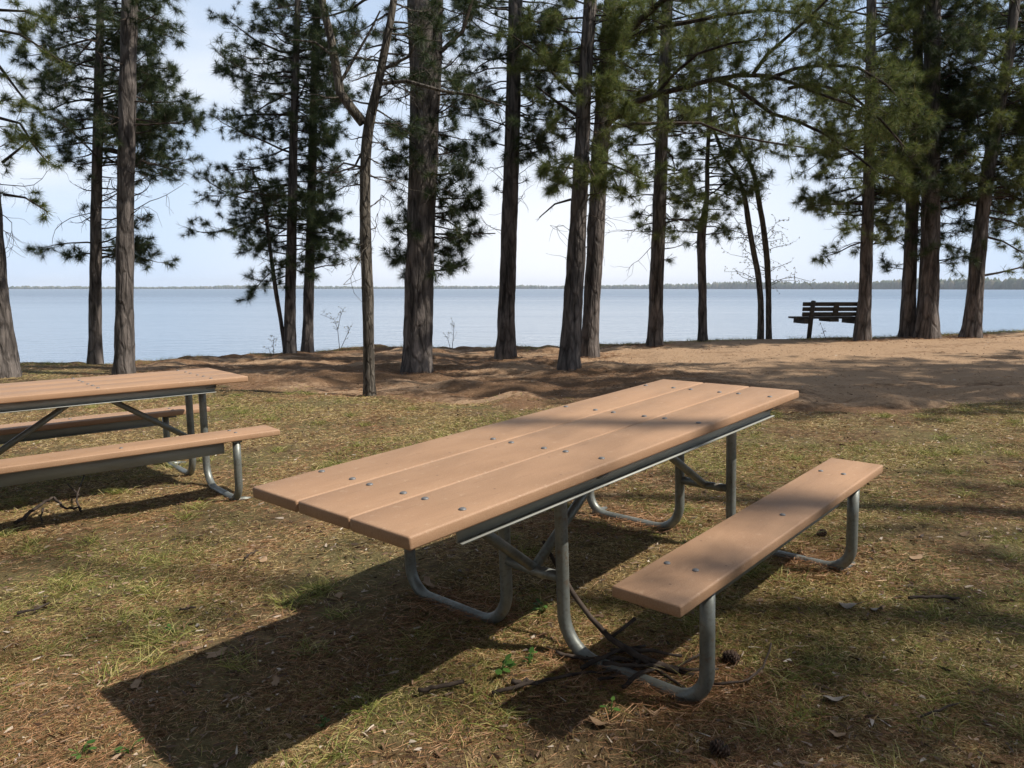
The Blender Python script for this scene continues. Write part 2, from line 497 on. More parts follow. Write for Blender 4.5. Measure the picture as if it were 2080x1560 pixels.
# ------------------------------------------------------------------ grass, straw, needle litter
def blade_batch(x, y, length, width, lean, flat, mat, name, label, zoff=0.0):
    n = len(x)
    z = ground_z(x, y) + zoff
    az = rng.random(n) * 2 * np.pi
    up = 1 - flat
    d = np.c_[np.cos(az) * np.sqrt(1 - up ** 2), np.sin(az) * np.sqrt(1 - up ** 2), up]
    side = np.c_[-np.sin(az), np.cos(az), np.zeros(n)]
    # let flat blades show some width to any viewer
    roll = rng.random(n) * np.pi
    nrm = np.cross(d, side)
    side = side * np.cos(roll)[:, None] + nrm * np.sin(roll)[:, None]
    P0 = np.c_[x, y, z]
    L = length[:, None]; W = (width / 2)[:, None]
    bend = np.c_[np.cos(az), np.sin(az), np.zeros(n)] * (lean * length)[:, None] + side * ((rng.random(n) - .5) * .35 * length)[:, None]
    mid = P0 + d * L * .55 + bend * .3
    tip = P0 + d * L + bend - np.c_[np.zeros(n), np.zeros(n), lean * length * .35]
    V = np.stack([P0 - side * W, P0 + side * W, mid + side * W * .8, mid - side * W * .8, tip], 1).reshape(-1, 3)
    i = np.arange(n) * 5
    Q = np.stack([i, i + 1, i + 2, i + 3], -1); T = np.stack([i + 3, i + 2, i + 4], -1)
    o = np_mesh(name, V, T, Q, mat, False)
    tag(o, label, "ground cover", kind="stuff")
    return o


def scatter(n, rmin, rmax, power=1.0, spread=.86):
    """points over the ground in front of the viewer, thinning with distance"""
    u = rng.random(n)
    if power == 1.0: r = rmin * (rmax / rmin) ** u
    else: r = (rmin ** (1 - power) + u * (rmax ** (1 - power) - rmin ** (1 - power))) ** (1 / (1 - power))
    t = (rng.random(n) * 2 - 1) * spread
    return r * np.tan(t), r


def patch(x, y, s, f, o=3): return fbm(x * f, y * f, s, o) / (1 - .5 ** o)


def build_cover():
    # straw-coloured dead grass
    x, y = scatter(820000, 1.55, 13, .8)
    k = (rng.random(len(x)) > sandy(x, y) * 1.03) & (rng.random(len(x)) < np.clip(.10 + 3.0 * (patch(x, y, 3, 1.5) + .3 * patch(x, y, 13, 6) - .52), .06, 1)); x, y = x[k], y[k]
    n = len(x)
    blade_batch(x, y, (.007 + .020 * rng.random(n) ** 1.6) * (1 + .09 * y), (.0008 + .0009 * rng.random(n)) * (1 + .2 * y), .3 + .7 * rng.random(n), .35 + .6 * rng.random(n) ** .6, M_STRAW, "dry_grass", "matted straw coloured dead grass over the lawn", .002)
    # green blades in patches
    x, y = scatter(640000, 1.55, 13, .8)
    p = patch(x, y, 21, 1.1) + .5 * (patch(x, y, 8, 5) - .5)
    k = (rng.random(len(x)) > sandy(x, y) * 1.03) & (rng.random(len(x)) < np.clip((p - .465) * 3.6, .03, .9)); x, y = x[k], y[k]
    n = len(x)
    blade_batch(x, y, (.008 + .022 * rng.random(n) ** 1.7) * (1 + .08 * y), (.0009 + .0009 * rng.random(n)) * (1 + .2 * y), .2 + .8 * rng.random(n), .1 + .65 * rng.random(n), M_GRASS, "green_grass", "short sparse green grass growing through the dead thatch")
    # taller tufts here and there
    tx, ty = scatter(260, 1.7, 11, .7)
    k = sandy(tx, ty) < .3; tx, ty = tx[k], ty[k]
    x = np.repeat(tx, 70); y = np.repeat(ty, 70); n = len(x)
    x = x + rng.normal(0, .035, n); y = y + rng.normal(0, .035, n)
    blade_batch(x, y, .03 + .06 * rng.random(n), (.0012 + .001 * rng.random(n)) * (1 + .16 * y), .3 + .8 * rng.random(n), .05 + .5 * rng.random(n), M_GRASS, "grass_tufts", "taller green grass tufts dotted over the lawn")
    # brown fallen pine needles, on the lawn and over the sand
    x, y = scatter(470000, 1.55, 17, .85)
    s = sandy(x, y)
    p = patch(x, y, 55, 1.5)
    k = (rng.random(len(x)) < np.where(s > .5, .34 * (1 - .8 * sstep(1.5, 3.5, x)), np.clip((p - .36) * 3.6, .14, 1))) & (y < crest_y(x) + .3); x, y = x[k], y[k]
    n = len(x)
    blade_batch(x, y, .02 + .05 * rng.random(n) ** 1.4, (.0008 + .0008 * rng.random(n)) * (1 + .16 * y), .1 * rng.random(n), .9 + .1 * rng.random(n), M_LITTER, "needle_litter", "brown fallen pine needles scattered over lawn and sand", .006)
    # wispy grass along the brow of the bank
    x = rng.uniform(-11, 14, 9000); y = crest_y(x) + rng.normal(-.1, .22, 9000)
    k = patch(x, y, 61, 1.1) > .44; x, y = x[k], y[k]; n = len(x)
    blade_batch(x, y, .03 + .10 * rng.random(n) ** 2, .003 + .003 * rng.random(n), .2 + .6 * rng.random(n), .05 + .4 * rng.random(n), M_GRASS, "bank_grass", "wispy grass along the brow of the sand bank")
    # drifts of needles caught round the tube feet, the twig pile and the tree feet
    cs = [(loc1(.9, v, -.75)[:2], .15, 420) for v in (-.3, -.42, -.55, -.66, .3, .5)] + [(loc1(2.2, v, -.75)[:2], .14, 260) for v in (.3, .5, -.5, -.6)]
    cs += [(at_z(px, py, z)[:2], .38, 420) for px, py, z in ((252, 760, -1.375), (846, 753, -1.3), (1027, 726, -1.27), (1155, 746, -1.24), (1196, 722, -1.2), (1330, 702, -1.155), (750, 798, -1.33), (1752, 691, -1.02), (1882, 686, -.99), (1972, 684, -.97))]
    x = np.concatenate([c[0] + rng.normal(0, r, n_) for c, r, n_ in cs]); y = np.concatenate([c[1] + rng.normal(0, r * .7, n_) for c, r, n_ in cs]); n = len(x)
    blade_batch(x, y, .04 + .07 * rng.random(n), (.0011 + .001 * rng.random(n)) * (1 + .14 * y), .1 * rng.random(n), .8 + .2 * rng.random(n), M_LITTER, "needle_drifts", "drifts of brown needles gathered at table feet and tree feet", .018)
    # small scraps of bark, cone scales and twig ends
    x, y = scatter(30000, 1.55, 17, .6)
    k = (y < crest_y(x) + .2) & (rng.random(len(x)) < .35 + .65 * (sandy(x, y) < .5)); x, y = x[k], y[k]; n = len(x)
    blade_batch(x, y, .008 + .035 * rng.random(n) ** 2, (.004 + .008 * rng.random(n) ** 2) * (1 + .03 * y), .3 * rng.random(n), .8 + .2 * rng.random(n), M_SCRAPS, "litter_scraps", "small scraps of bark and leaf strewn over the ground", .008)


build_cover()

# ------------------------------------------------------------------ picnic tables
HL = 2.438; W2 = .3762; TH = .038
BASE = np.array([1.22, 0, -.762])


def arc(c, r, a0, a1, n=8):
    return [(c[0] + r * math.cos(a), c[1] + r * math.sin(a)) for a in np.linspace(a0, a1, n)]


def make_bolt_mesh():
    mb = MB(); prof = [(.0112, 0), (.011, .0016), (.0088, .0038), (.005, .005), (.0, .0054)]
    n = 12; V = []
    for r, z in prof:
        for k in range(n): V.append((r * math.cos(k / n * 2 * math.pi), r * math.sin(k / n * 2 * math.pi), z))
    Q = [(i * n + k, i * n + (k + 1) % n, (i + 1) * n + (k + 1) % n, (i + 1) * n + k) for i in range(len(prof) - 1) for k in range(n)]
    mb.add(V, Q)
    o = mb.build("bolt", M_BOLT, smooth=True)
    me = o.data; bpy.data.objects.remove(o)
    return me


BOLT = make_bolt_mesh()


def plank(name, u0, u1, v0, v1, ztop, bolts, root, seed):
    mb = MB()
    c = np.array([(u0 + u1) / 2, (v0 + v1) / 2, ztop - TH / 2]) - BASE
    nu = 25
    # subdivided along its length so it can sag and wander very slightly
    mb.box((0, 0, 0), ((u1 - u0) / 2, (v1 - v0) / 2, TH / 2))
    o = mb.build(name, M_PLANK, root, bevel=.0075, segs=3)
    o.location = c
    smooth_by_angle(o, 50)
    for (bu, bv) in bolts:
        bo = bpy.data.objects.new("bolt", BOLT); COL.objects.link(bo); bo.parent = o
        bo.location = np.array([bu, bv, ztop + .0002]) - BASE - c
        bo.rotation_euler = (0, 0, bu * 7 + bv * 13)
    return o


def make_table(R_, T_, label, skip=()):
    base = R_ @ BASE + T_
    root = empty("picnic_table", base, label, "picnic table", "picnic tables on the grass", R_)
    rows = (.232, .88, 1.537, 2.207)
    pw = 2 * W2 / 3
    vs = ((.335, .175), (.078, -.078), (-.172, -.328))
    for i in range(3):
        v1 = W2 - i * pw; v0 = v1 - pw
        bl = [(r + .004 * math.sin(r * 9 + v * 30), v) for r in rows for v in vs[i] if (i, rows.index(r), vs[i].index(v)) not in skip]
        plank("tabletop_plank", 0.002 * (i == 1), HL - .002 * (i == 2), v0 + .0025, v1 - .0025, 0, bl, root, i)
    HB, BC, BW = .318, .632, .118
    for s in (1, -1):
        bl = [(.90, s * .56), (.903, s * .66), (1.556, s * .665), (2.218, s * .563), (2.222, s * .66)]
        plank("bench_plank", .652, 2.478, min(s * BC - BW, s * BC + BW), max(s * BC - BW, s * BC + BW), -HB, bl, root, 5 + s)
    GZ = -.762 + .010
    r = .024
    for u in (.885, 2.205):
        for s in (1, -1):
            R1, R2 = .15, .115
            va, vb = .14, .71
            p = [(va, -.052), (va, -.2), (va, -.4)]
            p += arc((va + R1, GZ + R1), R1, math.pi, 1.5 * math.pi, 9)
            p += [(va + R1 + .08, GZ)]
            p += arc((vb - R2, GZ + R2), R2, 1.5 * math.pi, 2 * math.pi, 9)
            p += [(vb, -.5), (vb, -HB - TH - .012)]
            pts = np.array([(u, s * a, z) for a, z in p]) - BASE
            MB().tube(pts, r, 14).build("leg_pipe", M_STEEL, root, True)
            # seat bracket and foot stub
            MB().box(np.array([u, s * .63, -HB - TH - .0075]) - BASE, (.028, .105, .0045)).build("seat_bracket", M_STEEL, root, bevel=.002, segs=1)
            if u < 1.5: continue
            f = np.array([(u - .02, s * .665, GZ + .004), (u + .05, s * .675, GZ), (u + .12, s * .685, GZ - .006)]) - BASE
            MB().tube(f, [.019, .018, .009], 12).build("foot", M_STEEL, root, True)
        # cross bar, with its strap under the top
        MB().tube(np.array([(u, .14, -.47), (u, 0, -.475), (u, -.14, -.47)]) - BASE, .02, 12).build("cross_bar", M_STEEL, root, True)
        mb = MB()
        mb.box(np.array([u, 0, -TH - .0245]) - BASE, (.03, .33, .0035))
        mb.box(np.array([u + .028, 0, -TH - .013]) - BASE, (.0025, .33, .008))
        mb.build("top_bracket", M_STEEL, root)
    for a, bb in (((.885, 0, -.465), (.40, 0, -.06)), ((.90, 0, -.465), (1.53, 0, -.06)), ((2.19, 0, -.465), (1.58, 0, -.06))):
        MB().tube(np.array([a, (np.array(a) + bb) / 2, bb]) - BASE, .019, 10).build("brace", M_STEEL, root, True)
    for s in (1, -1):
        mb = MB()
        c = np.array([1.22, s * .318, 0]) - BASE
        mb.box(c + (0, 0, -TH - .026), (1.01, .0022, .0255))
        mb.box(c + (0, s * .0105, -TH - .0535), (1.01, .0125, .002))
        mb.box(c + (0, -s * .017, -TH - .0025), (1.01, .0145, .002))
        mb.build("top_rail", M_RAIL_BOUNCE, root)
        mb = MB()
        c = np.array([1.545, s * .672, 0]) - BASE
        mb.box(c + (0, 0, -HB - TH - .041), (.595, .0022, .0395))
        mb.box(c + (0, -s * .014, -HB - TH - .0785), (.595, .0115, .002))
        mb.build("seat_rail", M_RAIL_BOUNCE, root)
    return root


tb1 = make_table(T1R, T1T, "large tan picnic table with the long overhanging near end, foremost in the view", {(0, 1, 0)})
tb2 = make_table(T2R, T2T, "tan picnic table farther back, cut by the left edge, half behind the other table")

# ------------------------------------------------------------------ park bench
def make_bench():
    Y = 16.1
    p0 = at_y(1690, 650, Y)
    x0 = at_y(1645, 688, Y)[0]; x1 = at_y(1742, 688, Y)[0]
    z0 = gz((x0 + x1) / 2, Y)
    root = empty("park_bench", ((x0 + x1) / 2, Y, z0), "dark wooden slatted bench facing the lake, seen from behind", "bench",
                 rot=Rm(math.radians(4), 0, 0))
    w = (x1 - x0) / 2
    lean = Rm(0, 0, math.radians(11))        # back leans towards the viewer
    H = at_y(1690, 612, Y)[2] - z0
    for s in (-1, 1):
        MB().tube([(s * w, .10, -.15), (s * w, .02, .42), (s * w, -.05, H + .01)], .052, 4).build("post", M_OLDWOOD, root)
        MB().box((s * w - .075 * (s < 0) + .0 * s, .30, .345), (.06, .27, .05)).build("seat_support", M_OLDWOOD, root, bevel=.004, segs=1)
    MB().box((.02, .30, .365), (.10, .25, .03)).build("seat_support", M_OLDWOOD, root, bevel=.004, segs=1)
    for k in range(3):
        z = H - .06 - k * .105
        MB().box((.0, .045 + .05 * (.42 - z) + .03, z), (w + .17, .021, .04), lean).build("back_slat", M_OLDWOOD, root, bevel=.004, segs=1)
    MB().box((.03, .03, H - .165), (.055, .018, .15), lean).build("back_cleat", M_OLDWOOD, root, bevel=.004, segs=1)
    for k in range(4):
        MB().box((-.06, .16 + k * .115, .415), (w + .20, .05, .02)).build("seat_slat", M_OLDWOOD, root, bevel=.004, segs=1)
    return root


make_bench()

# ------------------------------------------------------------------ trees
UP = np.array([0, 0, 1.])


def unit(v): return v / (np.linalg.norm(v) + 1e-12)


class Crown:
    def __init__(self): self.wood = MB(); self.P = []; self.D = []; self.S = []

    def tuft(self, p, d, s=1.0): self.P.append(p); self.D.append(d); self.S.append(s)

    def limb(self, pts, r0, r1, n=6): self.wood.tube(pts, np.linspace(r0, r1, len(pts)), n, cap=False)


def wander(p, d, length, n, jit, droop=0, lift=0):
    """a crooked polyline from p along d"""
    pts = [np.array(p)]; d = unit(np.array(d, float)); st = length / n
    for k in range(n):
        s = k / n
        d = unit(d + rng.normal(0, jit, 3) + UP * (lift * s - droop * (1 - s)) * .35)
        pts.append(pts[-1] + d * st)
    return np.array(pts)


def twigs(cr, pts, length, leafy, r, start=.2, dens=8.0, tl=.50, tsize=1.0, sub=2, dead=.16):
    """side twigs with needle tufts along a branch polyline"""
    n = len(pts)
    k = max(3, int(length * dens))
    seg = np.diff(pts, axis=0)
    for i in range(k):
        s = start + (1 - start) * (i + rng.random()) / k
        q = min(s * (n - 1), n - 1.001); a = int(q); f = q - a
        p = pts[a] * (1 - f) + pts[a + 1] * f
        t = unit(seg[a])
        side = unit(np.cross(t, UP) + 1e-6)
        sg = 1 if (i % 2) else -1
        ang = rng.uniform(.5, 1.15)
        d = t * math.cos(ang) + side * sg * math.sin(ang) + UP * rng.normal(.05, .28)
        L = tl * rng.uniform(.5, 1.25) * (1.15 - .55 * s) * min(1, .45 + length * .3)
        isdead = rng.random() < dead or rng.random() > leafy
        tw = wander(p, d, L, 4, .20, .1, .35)
        cr.limb(tw, max(.0035, r * .35), .0022, 4)
        for j in range(sub):
            q2 = rng.uniform(1.2, 3.6); a2 = int(q2)
            p2 = tw[a2] * (1 - q2 + a2) + tw[min(a2 + 1, 4)] * (q2 - a2)
            d2 = unit(tw[a2 + 1] - tw[a2]) + rng.normal(0, .6, 3) + UP * .15
            tw2 = wander(p2, d2, L * rng.uniform(.35, .65), 3, .22, 0, .3)
            cr.limb(tw2, .0028, .0018, 3)
            if not isdead:
                cr.tuft(tw2[-1], unit(tw2[-1] - tw2[-2]), tsize * rng.uniform(.75, 1.1))
        if not isdead:
            cr.tuft(tw[-1], unit(tw[-1] - tw[-2]), tsize * rng.uniform(.85, 1.2))
            if rng.random() < .3: cr.tuft(tw[3], unit(tw[3] - tw[2]), tsize * rng.uniform(.6, 1))
    if rng.random() < leafy: cr.tuft(pts[-1], unit(pts[-1] - pts[-2]), tsize * 1.15)


def branch(cr, p, d, length, r, leafy=1, droop=.25, lift=.5, **kw):
    n = 7
    pts = wander(p, d, length, n, .13, droop, lift)
    cr.limb(pts, r, max(.004, r * .22), 5)
    twigs(cr, pts, length, leafy, r * .5, **kw)
    return pts


def needles(cr, name, mat, parent, per=42, length=.135, width=.0055):
    P = np.array(cr.P); D = np.array(cr.D); S = np.array(cr.S)
    if not len(P): return None
    n = len(P)
    P = np.repeat(P, per, 0); D = np.repeat(D, per, 0); S = np.repeat(S, per)
    m = len(P)
    rd = rng.normal(0, 1, (m, 3)); rd /= np.linalg.norm(rd, axis=1)[:, None]
    dr = D * rng.uniform(.15, .85, (m, 1)) + rd * .9
    dr /= np.linalg.norm(dr, axis=1)[:, None]
    st = P - D * (rng.random((m, 1)) ** 1.3 * .06 * S[:, None])
    L = (length * S * rng.uniform(.65, 1.12, m))[:, None]
    sd = np.cross(dr, rng.normal(0, 1, (m, 3))); sd /= np.linalg.norm(sd, axis=1)[:, None] + 1e-9
    w = width / 2
    tip = st + dr * L - UP * (L * .10)
    V = np.stack([st - sd * w, st + sd * w, tip], 1).reshape(-1, 3)
    T = np.arange(m * 3).reshape(-1, 3)
    return np_mesh(name, V, T, None, mat, False, parent)


def trunk_mesh(path, rad, name, mat, root, sides=20, flare=1.35, rough=.10, step=.10, lower=.25):
    """trunk with a root flare, ridged and slightly uneven bark"""
    path = np.array(path); rad = np.array(rad)
    ln = np.r_[0, np.cumsum(np.linalg.norm(np.diff(path, axis=0), axis=1))]
    s = np.arange(0, ln[-1], step); s = np.r_[s, ln[-1]]
    # smooth interpolation
    P = np.stack([np.interp(s, ln, path[:, k]) for k in range(3)], 1)
    for _ in range(6): P[1:-1] = (P[:-2] + 2 * P[1:-1] + P[2:]) / 4
    r = np.interp(s, ln, rad)
    r = r * (1 + (flare - 1) * np.exp(-s / (.22 * max(rad[0], .08) / .2)))
    ang = np.arange(sides) / sides * 2 * np.pi
    ph = rng.random() * 100
    A, S_ = np.meshgrid(ang, s)
    nz = fbm(np.cos(A) * 2.2 + ph + np.sin(A) * 1.7, S_ * 3.0 + np.sin(A) * 2 + ph, 3, 4) - .47
    ridge = np.sin(A * 5 + ph) * .06 * np.exp(-S_ / .35)
    rr = r[:, None] * (.92 + nz * rough * 2.9 + ridge)
    V = np.stack([P[:, None, 0] + np.cos(A) * rr, P[:, None, 1] + np.sin(A) * rr, np.broadcast_to(P[:, None, 2], A.shape)], -1)
    V[0, :, 2] -= lower
    m = len(s)
    i0 = (np.arange(m - 1)[:, None] * sides + np.arange(sides)[None, :]); i1 = (np.arange(m - 1)[:, None] * sides + (np.arange(sides)[None, :] + 1) % sides)
    Q = np.stack([i0, i1, i1 + sides, i0 + sides], -1).reshape(-1, 4)
    o = np_mesh(name, V.reshape(-1, 3), None, Q, mat, True, root)
    return o


def trunk_at(path, z):
    p = np.array(path); return np.array([np.interp(z, p[:, 2], p[:, k]) for k in range(3)])


TOP_TREES = []


def tree(name, label, cat, base, line, bands=(), H=14, mat=None, group="pines along the shore", extra=None, needle=M_NEEDLE, per=64,
         upper=24, upper_len=2.0, zb=None, forks=(), nlen=.165, upper_leafy=.9, nw=.0055, flare=1.3, base_z=None, dead_twigs=12):
    """line: [(px, py, width px)] from the base up; bands: (py0, py1, left px, right px, branches, leafy)"""
    mat = mat or M_BARK
    z = base_z if base_z is not None else np.interp(base[0], [c[0] for c in CREST], [c[2] for c in CREST])
    b = at_z(base[0], base[1], z)
    Y = b[1]
    g = gz(b[0], Y)
    path = [np.array([b[0], Y, min(g, b[2]) - .03])]; rad = [line[0][2] / 2 * Y / F / CP]
    for (px, py, w) in line[1:]:
        q = at_y(px, py, Y); path.append(q); rad.append(w / 2 * Y / F / CP)
    d = unit(path[-1] - path[max(-3, -len(path))])
    ztop = path[-1][2]
    top = g + H
    if top > ztop + .5:
        nst = 4; dz = (top - ztop)
        r_end = rad[-1]
        for k in range(1, nst + 1):
            path.append(path[nst * 0 + len(path) - 1] + np.array([d[0] * .6 * dz / nst / max(d[2], .5), 0, dz / nst]))
            rad.append(r_end * (1 - k / nst) + .02)
    p0 = path[0].copy()
    root = empty(name, p0, label, cat, group)
    L = lambda q: np.asarray(q) - p0
    tr = trunk_mesh([L(q) for q in path], rad, "trunk", mat, root, sides=22 if rad[0] > .12 else 12, flare=flare)
    cr = Crown()
    m_px = Y / F / CP
    lp = [L(q) for q in path]
    for (px0, py0, w0, pl) in forks:
        fp = [L(at_y(a, c, Y + dy)) for a, c, dy in pl]
        MBf = MB(); rr = np.linspace(w0 / 2 * m_px, w0 / 2 * m_px * .55, len(fp))
        MBf.tube(fp, rr, 12, cap=False)
        MBf.build("fork", mat, root, True)
    for (y0, y1, lf, rt, nb, leafy) in bands:
        nb = int(nb * 1.35)
        for i in range(nb):
            py = y0 + (y1 - y0) * (i + rng.random()) / nb
            q = at_y(line[0][0], py, Y); zz = q[2] - p0[2]
            p = trunk_at(lp, zz)
            az = rng.random() * 2 * np.pi
            if i % 2 == 0: az = rng.normal(0, .55)
            elif i % 4 == 1: az = math.pi + rng.normal(0, .55)
            c = math.cos(az)
            ext = (rt if c > 0 else lf)
            avg = (rt + lf) / 2
            length = (ext * abs(c) + avg * .8 * (1 - abs(c))) * m_px * rng.uniform(.55, 1.05)
            if length < .15: continue
            dv = np.array([c, math.sin(az), rng.normal(.12, .16)])
            branch(cr, p, dv, length, .010 + .008 * length, leafy)
    if dead_twigs:
        for i in range(dead_twigs):
            zz = rng.uniform(at_y(line[0][0], 500, Y)[2] - p0[2], at_y(line[0][0], 20, Y)[2] - p0[2])
            if zz < 1.6: continue
            p = trunk_at(lp, zz); a_ = rng.random() * 6.28
            d_ = np.array([math.cos(a_), math.sin(a_), rng.normal(.05, .25)])
            q = wander(p, d_, rng.uniform(.35, 1.2), 7, .28, .25, .1)
            cr.limb(q, .0085, .0028, 4)
            for j in range(7):
                b_ = q[rng.integers(2, 8)]
                cr.limb(wander(b_, d_ * .5 + rng.normal(0, .8, 3) - UP * .3, rng.uniform(.15, .5), 4, .35, .4), .0038, .0018, 3)
    # crown above the frame, seen by the sun
    z0 = max(at_y(line[0][0], -10, Y)[2] - p0[2], .45 * H)
    for i in range(upper):
        zz = z0 + (H - .4 - z0) * ((i + rng.random()) / upper)
        p = trunk_at(lp, zz)
        az = rng.random() * 2 * np.pi
        length = upper_len * (1.05 - .75 * (zz - z0) / (H - z0)) * rng.uniform(.6, 1.1)
        branch(cr, p, np.array([math.cos(az), math.sin(az), rng.normal(.25, .15)]), length, .010 + .008 * length, upper_leafy, dens=3.4, sub=1, tsize=1.5)
    if extra: extra(cr, L, Y, m_px, lp)
    if cr.wood.V: cr.wood.build("branches", M_TWIG if mat is M_BARK else mat, root, True)
    needles(cr, "crown", needle, root, per=per, length=nlen, width=nw)
    return root


def px_limb(cr, L, pts, Y, w0, w1, m_px, leafy=1, dy=None, n=8, tl=.6, dens=6, start=.2, sub=2, jit=.012, **kw):
    """a limb that follows the given course; dy = depth offsets along it"""
    dy = dy if dy is not None else [0] * len(pts)
    P = np.array([L(at_y(a, c, Y + e)) for (a, c), e in zip(pts, dy)])
    P[1:] += rng.normal(0, jit, P[1:].shape)
    cr.wood.tube(P, np.linspace(w0, w1, len(P)) / 2 * m_px, n, cap=False)
    ln = np.linalg.norm(np.diff(P, axis=0), axis=1).sum()
    if dens: twigs(cr, P, ln, leafy, w1 / 2 * m_px, start=start, dens=dens, tl=tl, sub=sub, **kw)
    return P


PG = "pines along the shore"
# --- left edge
def ex_t1(cr, L, Y, m, lp):
    for pts in ([(-10, 60), (40, 70), (90, 100), (130, 130)], [(-10, 20), (50, 20), (110, 40)], [(0, 240), (40, 250), (75, 300), (100, 330)],
                [(5, 330), (40, 300), (75, 270)], [(8, 395), (50, 400), (95, 430)], [(-5, 130), (40, 190), (60, 215)]):
        px_limb(cr, L, pts, Y, 6, 2, m, .95, dy=[-.1 * i for i in range(len(pts))], tl=.35, dens=8)


tree("pine_tree", "thick leaning pine cut by the left edge of the view", "tree", (8, 766),
     [(8, 766, 62), (2, 690, 50), (-8, 560, 42), (-18, 400, 36), (-30, 200, 32), (-42, 0, 30)], [(0, 440, 60, 60, 10, .8)], 13, extra=ex_t1, needle=M_NEEDLE_SUNLIT, base_z=-1.39)
tree("pine_tree", "slim pine with a full dark crown, just left of a thicker trunk at the left", "tree", (193, 739),
     [(193, 739, 29), (194, 600, 25), (195, 450, 22), (198, 300, 20), (201, 150, 17), (204, 0, 14)],
     [(0, 90, 130, 140, 13, .95), (70, 210, 170, 150, 20, .95), (200, 340, 115, 200, 24, .95), (330, 470, 60, 90, 10, .1), (490, 530, 105, 140, 7, .95)], 11, base_z=-1.385)
tree("pine_tree", "straight bare trunked pine standing behind the farther table", "tree", (252, 760),
     [(252, 760, 41), (253, 600, 37), (255, 400, 35), (259, 200, 33), (263, 0, 31)],
     [(0, 60, 90, 90, 6, .9), (180, 300, 60, 140, 8, .9), (330, 470, 40, 70, 6, .05)], 14, base_z=-1.375)
tree("pine_tree", "thin leaning young pine stem against the foot of a straight pine", "sapling", (580, 718),
     [(580, 718, 9), (572, 660, 9), (560, 590, 9), (548, 500, 8), (541, 440, 7), (532, 390, 5), (510, 340, 4)],
     [(330, 420, 70, 60, 8, .9), (470, 600, 30, 30, 4, .7)], 3.9, upper=0, base_z=-1.35, flare=1.1)
tree("pine_tree", "slender pine with wide boughs reaching left, one of a close pair", "tree", (588, 718),
     [(588, 718, 27), (590, 600, 23), (593, 450, 20), (597, 250, 17), (602, 100, 14), (605, 0, 12)],
     [(0, 120, 110, 70, 14, .95), (100, 240, 215, 90, 22, .95), (220, 340, 190, 70, 16, .95), (370, 470, 230, 90, 20, .95), (440, 560, 140, 90, 14, .9)], 11, base_z=-1.35)
tree("pine_tree", "slender pine, right one of a close pair, left of the crooked grey tree", "tree", (624, 713),
     [(624, 713, 25), (627, 600, 22), (632, 450, 19), (636, 250, 17), (641, 100, 15), (645, 0, 14)],
     [(0, 200, 90, 90, 20, .95), (180, 350, 70, 85, 14, .95), (340, 560, 60, 110, 18, .85)], 12, base_z=-1.34)


def ex_t6(cr, L, Y, m, lp):
    px_limb(cr, L, [(738, 250), (715, 225), (695, 190), (682, 140), (672, 80), (655, 20), (650, -30)], Y, 20, 13, m, .3, dens=3, tl=.5)
    px_limb(cr, L, [(740, 300), (720, 340), (690, 350), (640, 350)], Y, 5, 2, m, 0, dens=8, tl=.4)
    px_limb(cr, L, [(775, 170), (830, 165), (900, 185), (960, 195), (1020, 215)], Y, 8, 3, m, .35, dy=[0, -.2, -.4, -.5, -.6], dens=5, tl=.45)
    px_limb(cr, L, [(780, 140), (830, 120), (860, 60), (905, 20)], Y, 7, 3, m, .3, dens=5, tl=.45)
    px_limb(cr, L, [(690, 170), (720, 120), (750, 60), (770, 20)], Y, 7, 3, m, .3, dens=5, tl=.45)
    px_limb(cr, L, [(685, 120), (640, 90), (600, 80)], Y, 6, 2, m, .5, dens=6, tl=.45)
    px_limb(cr, L, [(735, 340), (700, 330), (670, 360)], Y, 5, 2, m, 0, dens=9, tl=.45)


tree("bare_tree", "crooked grey barked tree forking in two, nearest to the tables", "tree", (750, 798),
     [(750, 798, 27), (749, 700, 24), (747, 600, 26), (743, 500, 25), (741, 400, 23), (742, 320, 23), (747, 255, 23), (760, 210, 21), (772, 150, 19), (786, 80, 17), (798, 20, 15)],
     [(250, 380, 60, 60, 6, .05), (0, 250, 110, 110, 12, .25)], 8.5, mat=M_BARK_GREY, group=None, extra=ex_t6, upper=12, upper_len=1.6, base_z=-1.33, flare=1.25)


def ex_t7(cr, L, Y, m, lp):
    px_limb(cr, L, [(890, 110), (940, 60), (960, 0), (970, -40)], Y, 9, 6, m, .5, dens=5)
    px_limb(cr, L, [(885, 475), (930, 475), (1005, 472)], Y, 4, 2, m, 0, dens=4, tl=.25)


tree("pine_tree", "thickest pine trunk, double stemmed above, left of centre", "tree", (846, 753),
     [(846, 753, 63), (848, 690, 61), (852, 560, 60), (857, 420, 61), (862, 280, 62), (863, 190, 60), (857, 100, 52), (850, 0, 48)],
     [(250, 560, 80, 125, 34, .95), (0, 250, 90, 130, 18, .6)], 16, extra=ex_t7, base_z=-1.30,
     forks=((872, 230, 34, [(872, 260, 0), (879, 190, .02), (884, 100, .05), (887, 0, .08), (892, -150, .1), (905, -420, .1)]),), flare=1.28)
tree("pine_tree", "middle sized straight pine, next right of the thickest trunk", "tree", (1027, 726),
     [(1027, 726, 40), (1030, 600, 36), (1035, 450, 34), (1040, 300, 33), (1044, 150, 31), (1048, 0, 30)],
     [(0, 150, 140, 120, 24, .9), (130, 320, 120, 110, 22, .8), (300, 400, 50, 50, 5, .3)], 14, base_z=-1.27)


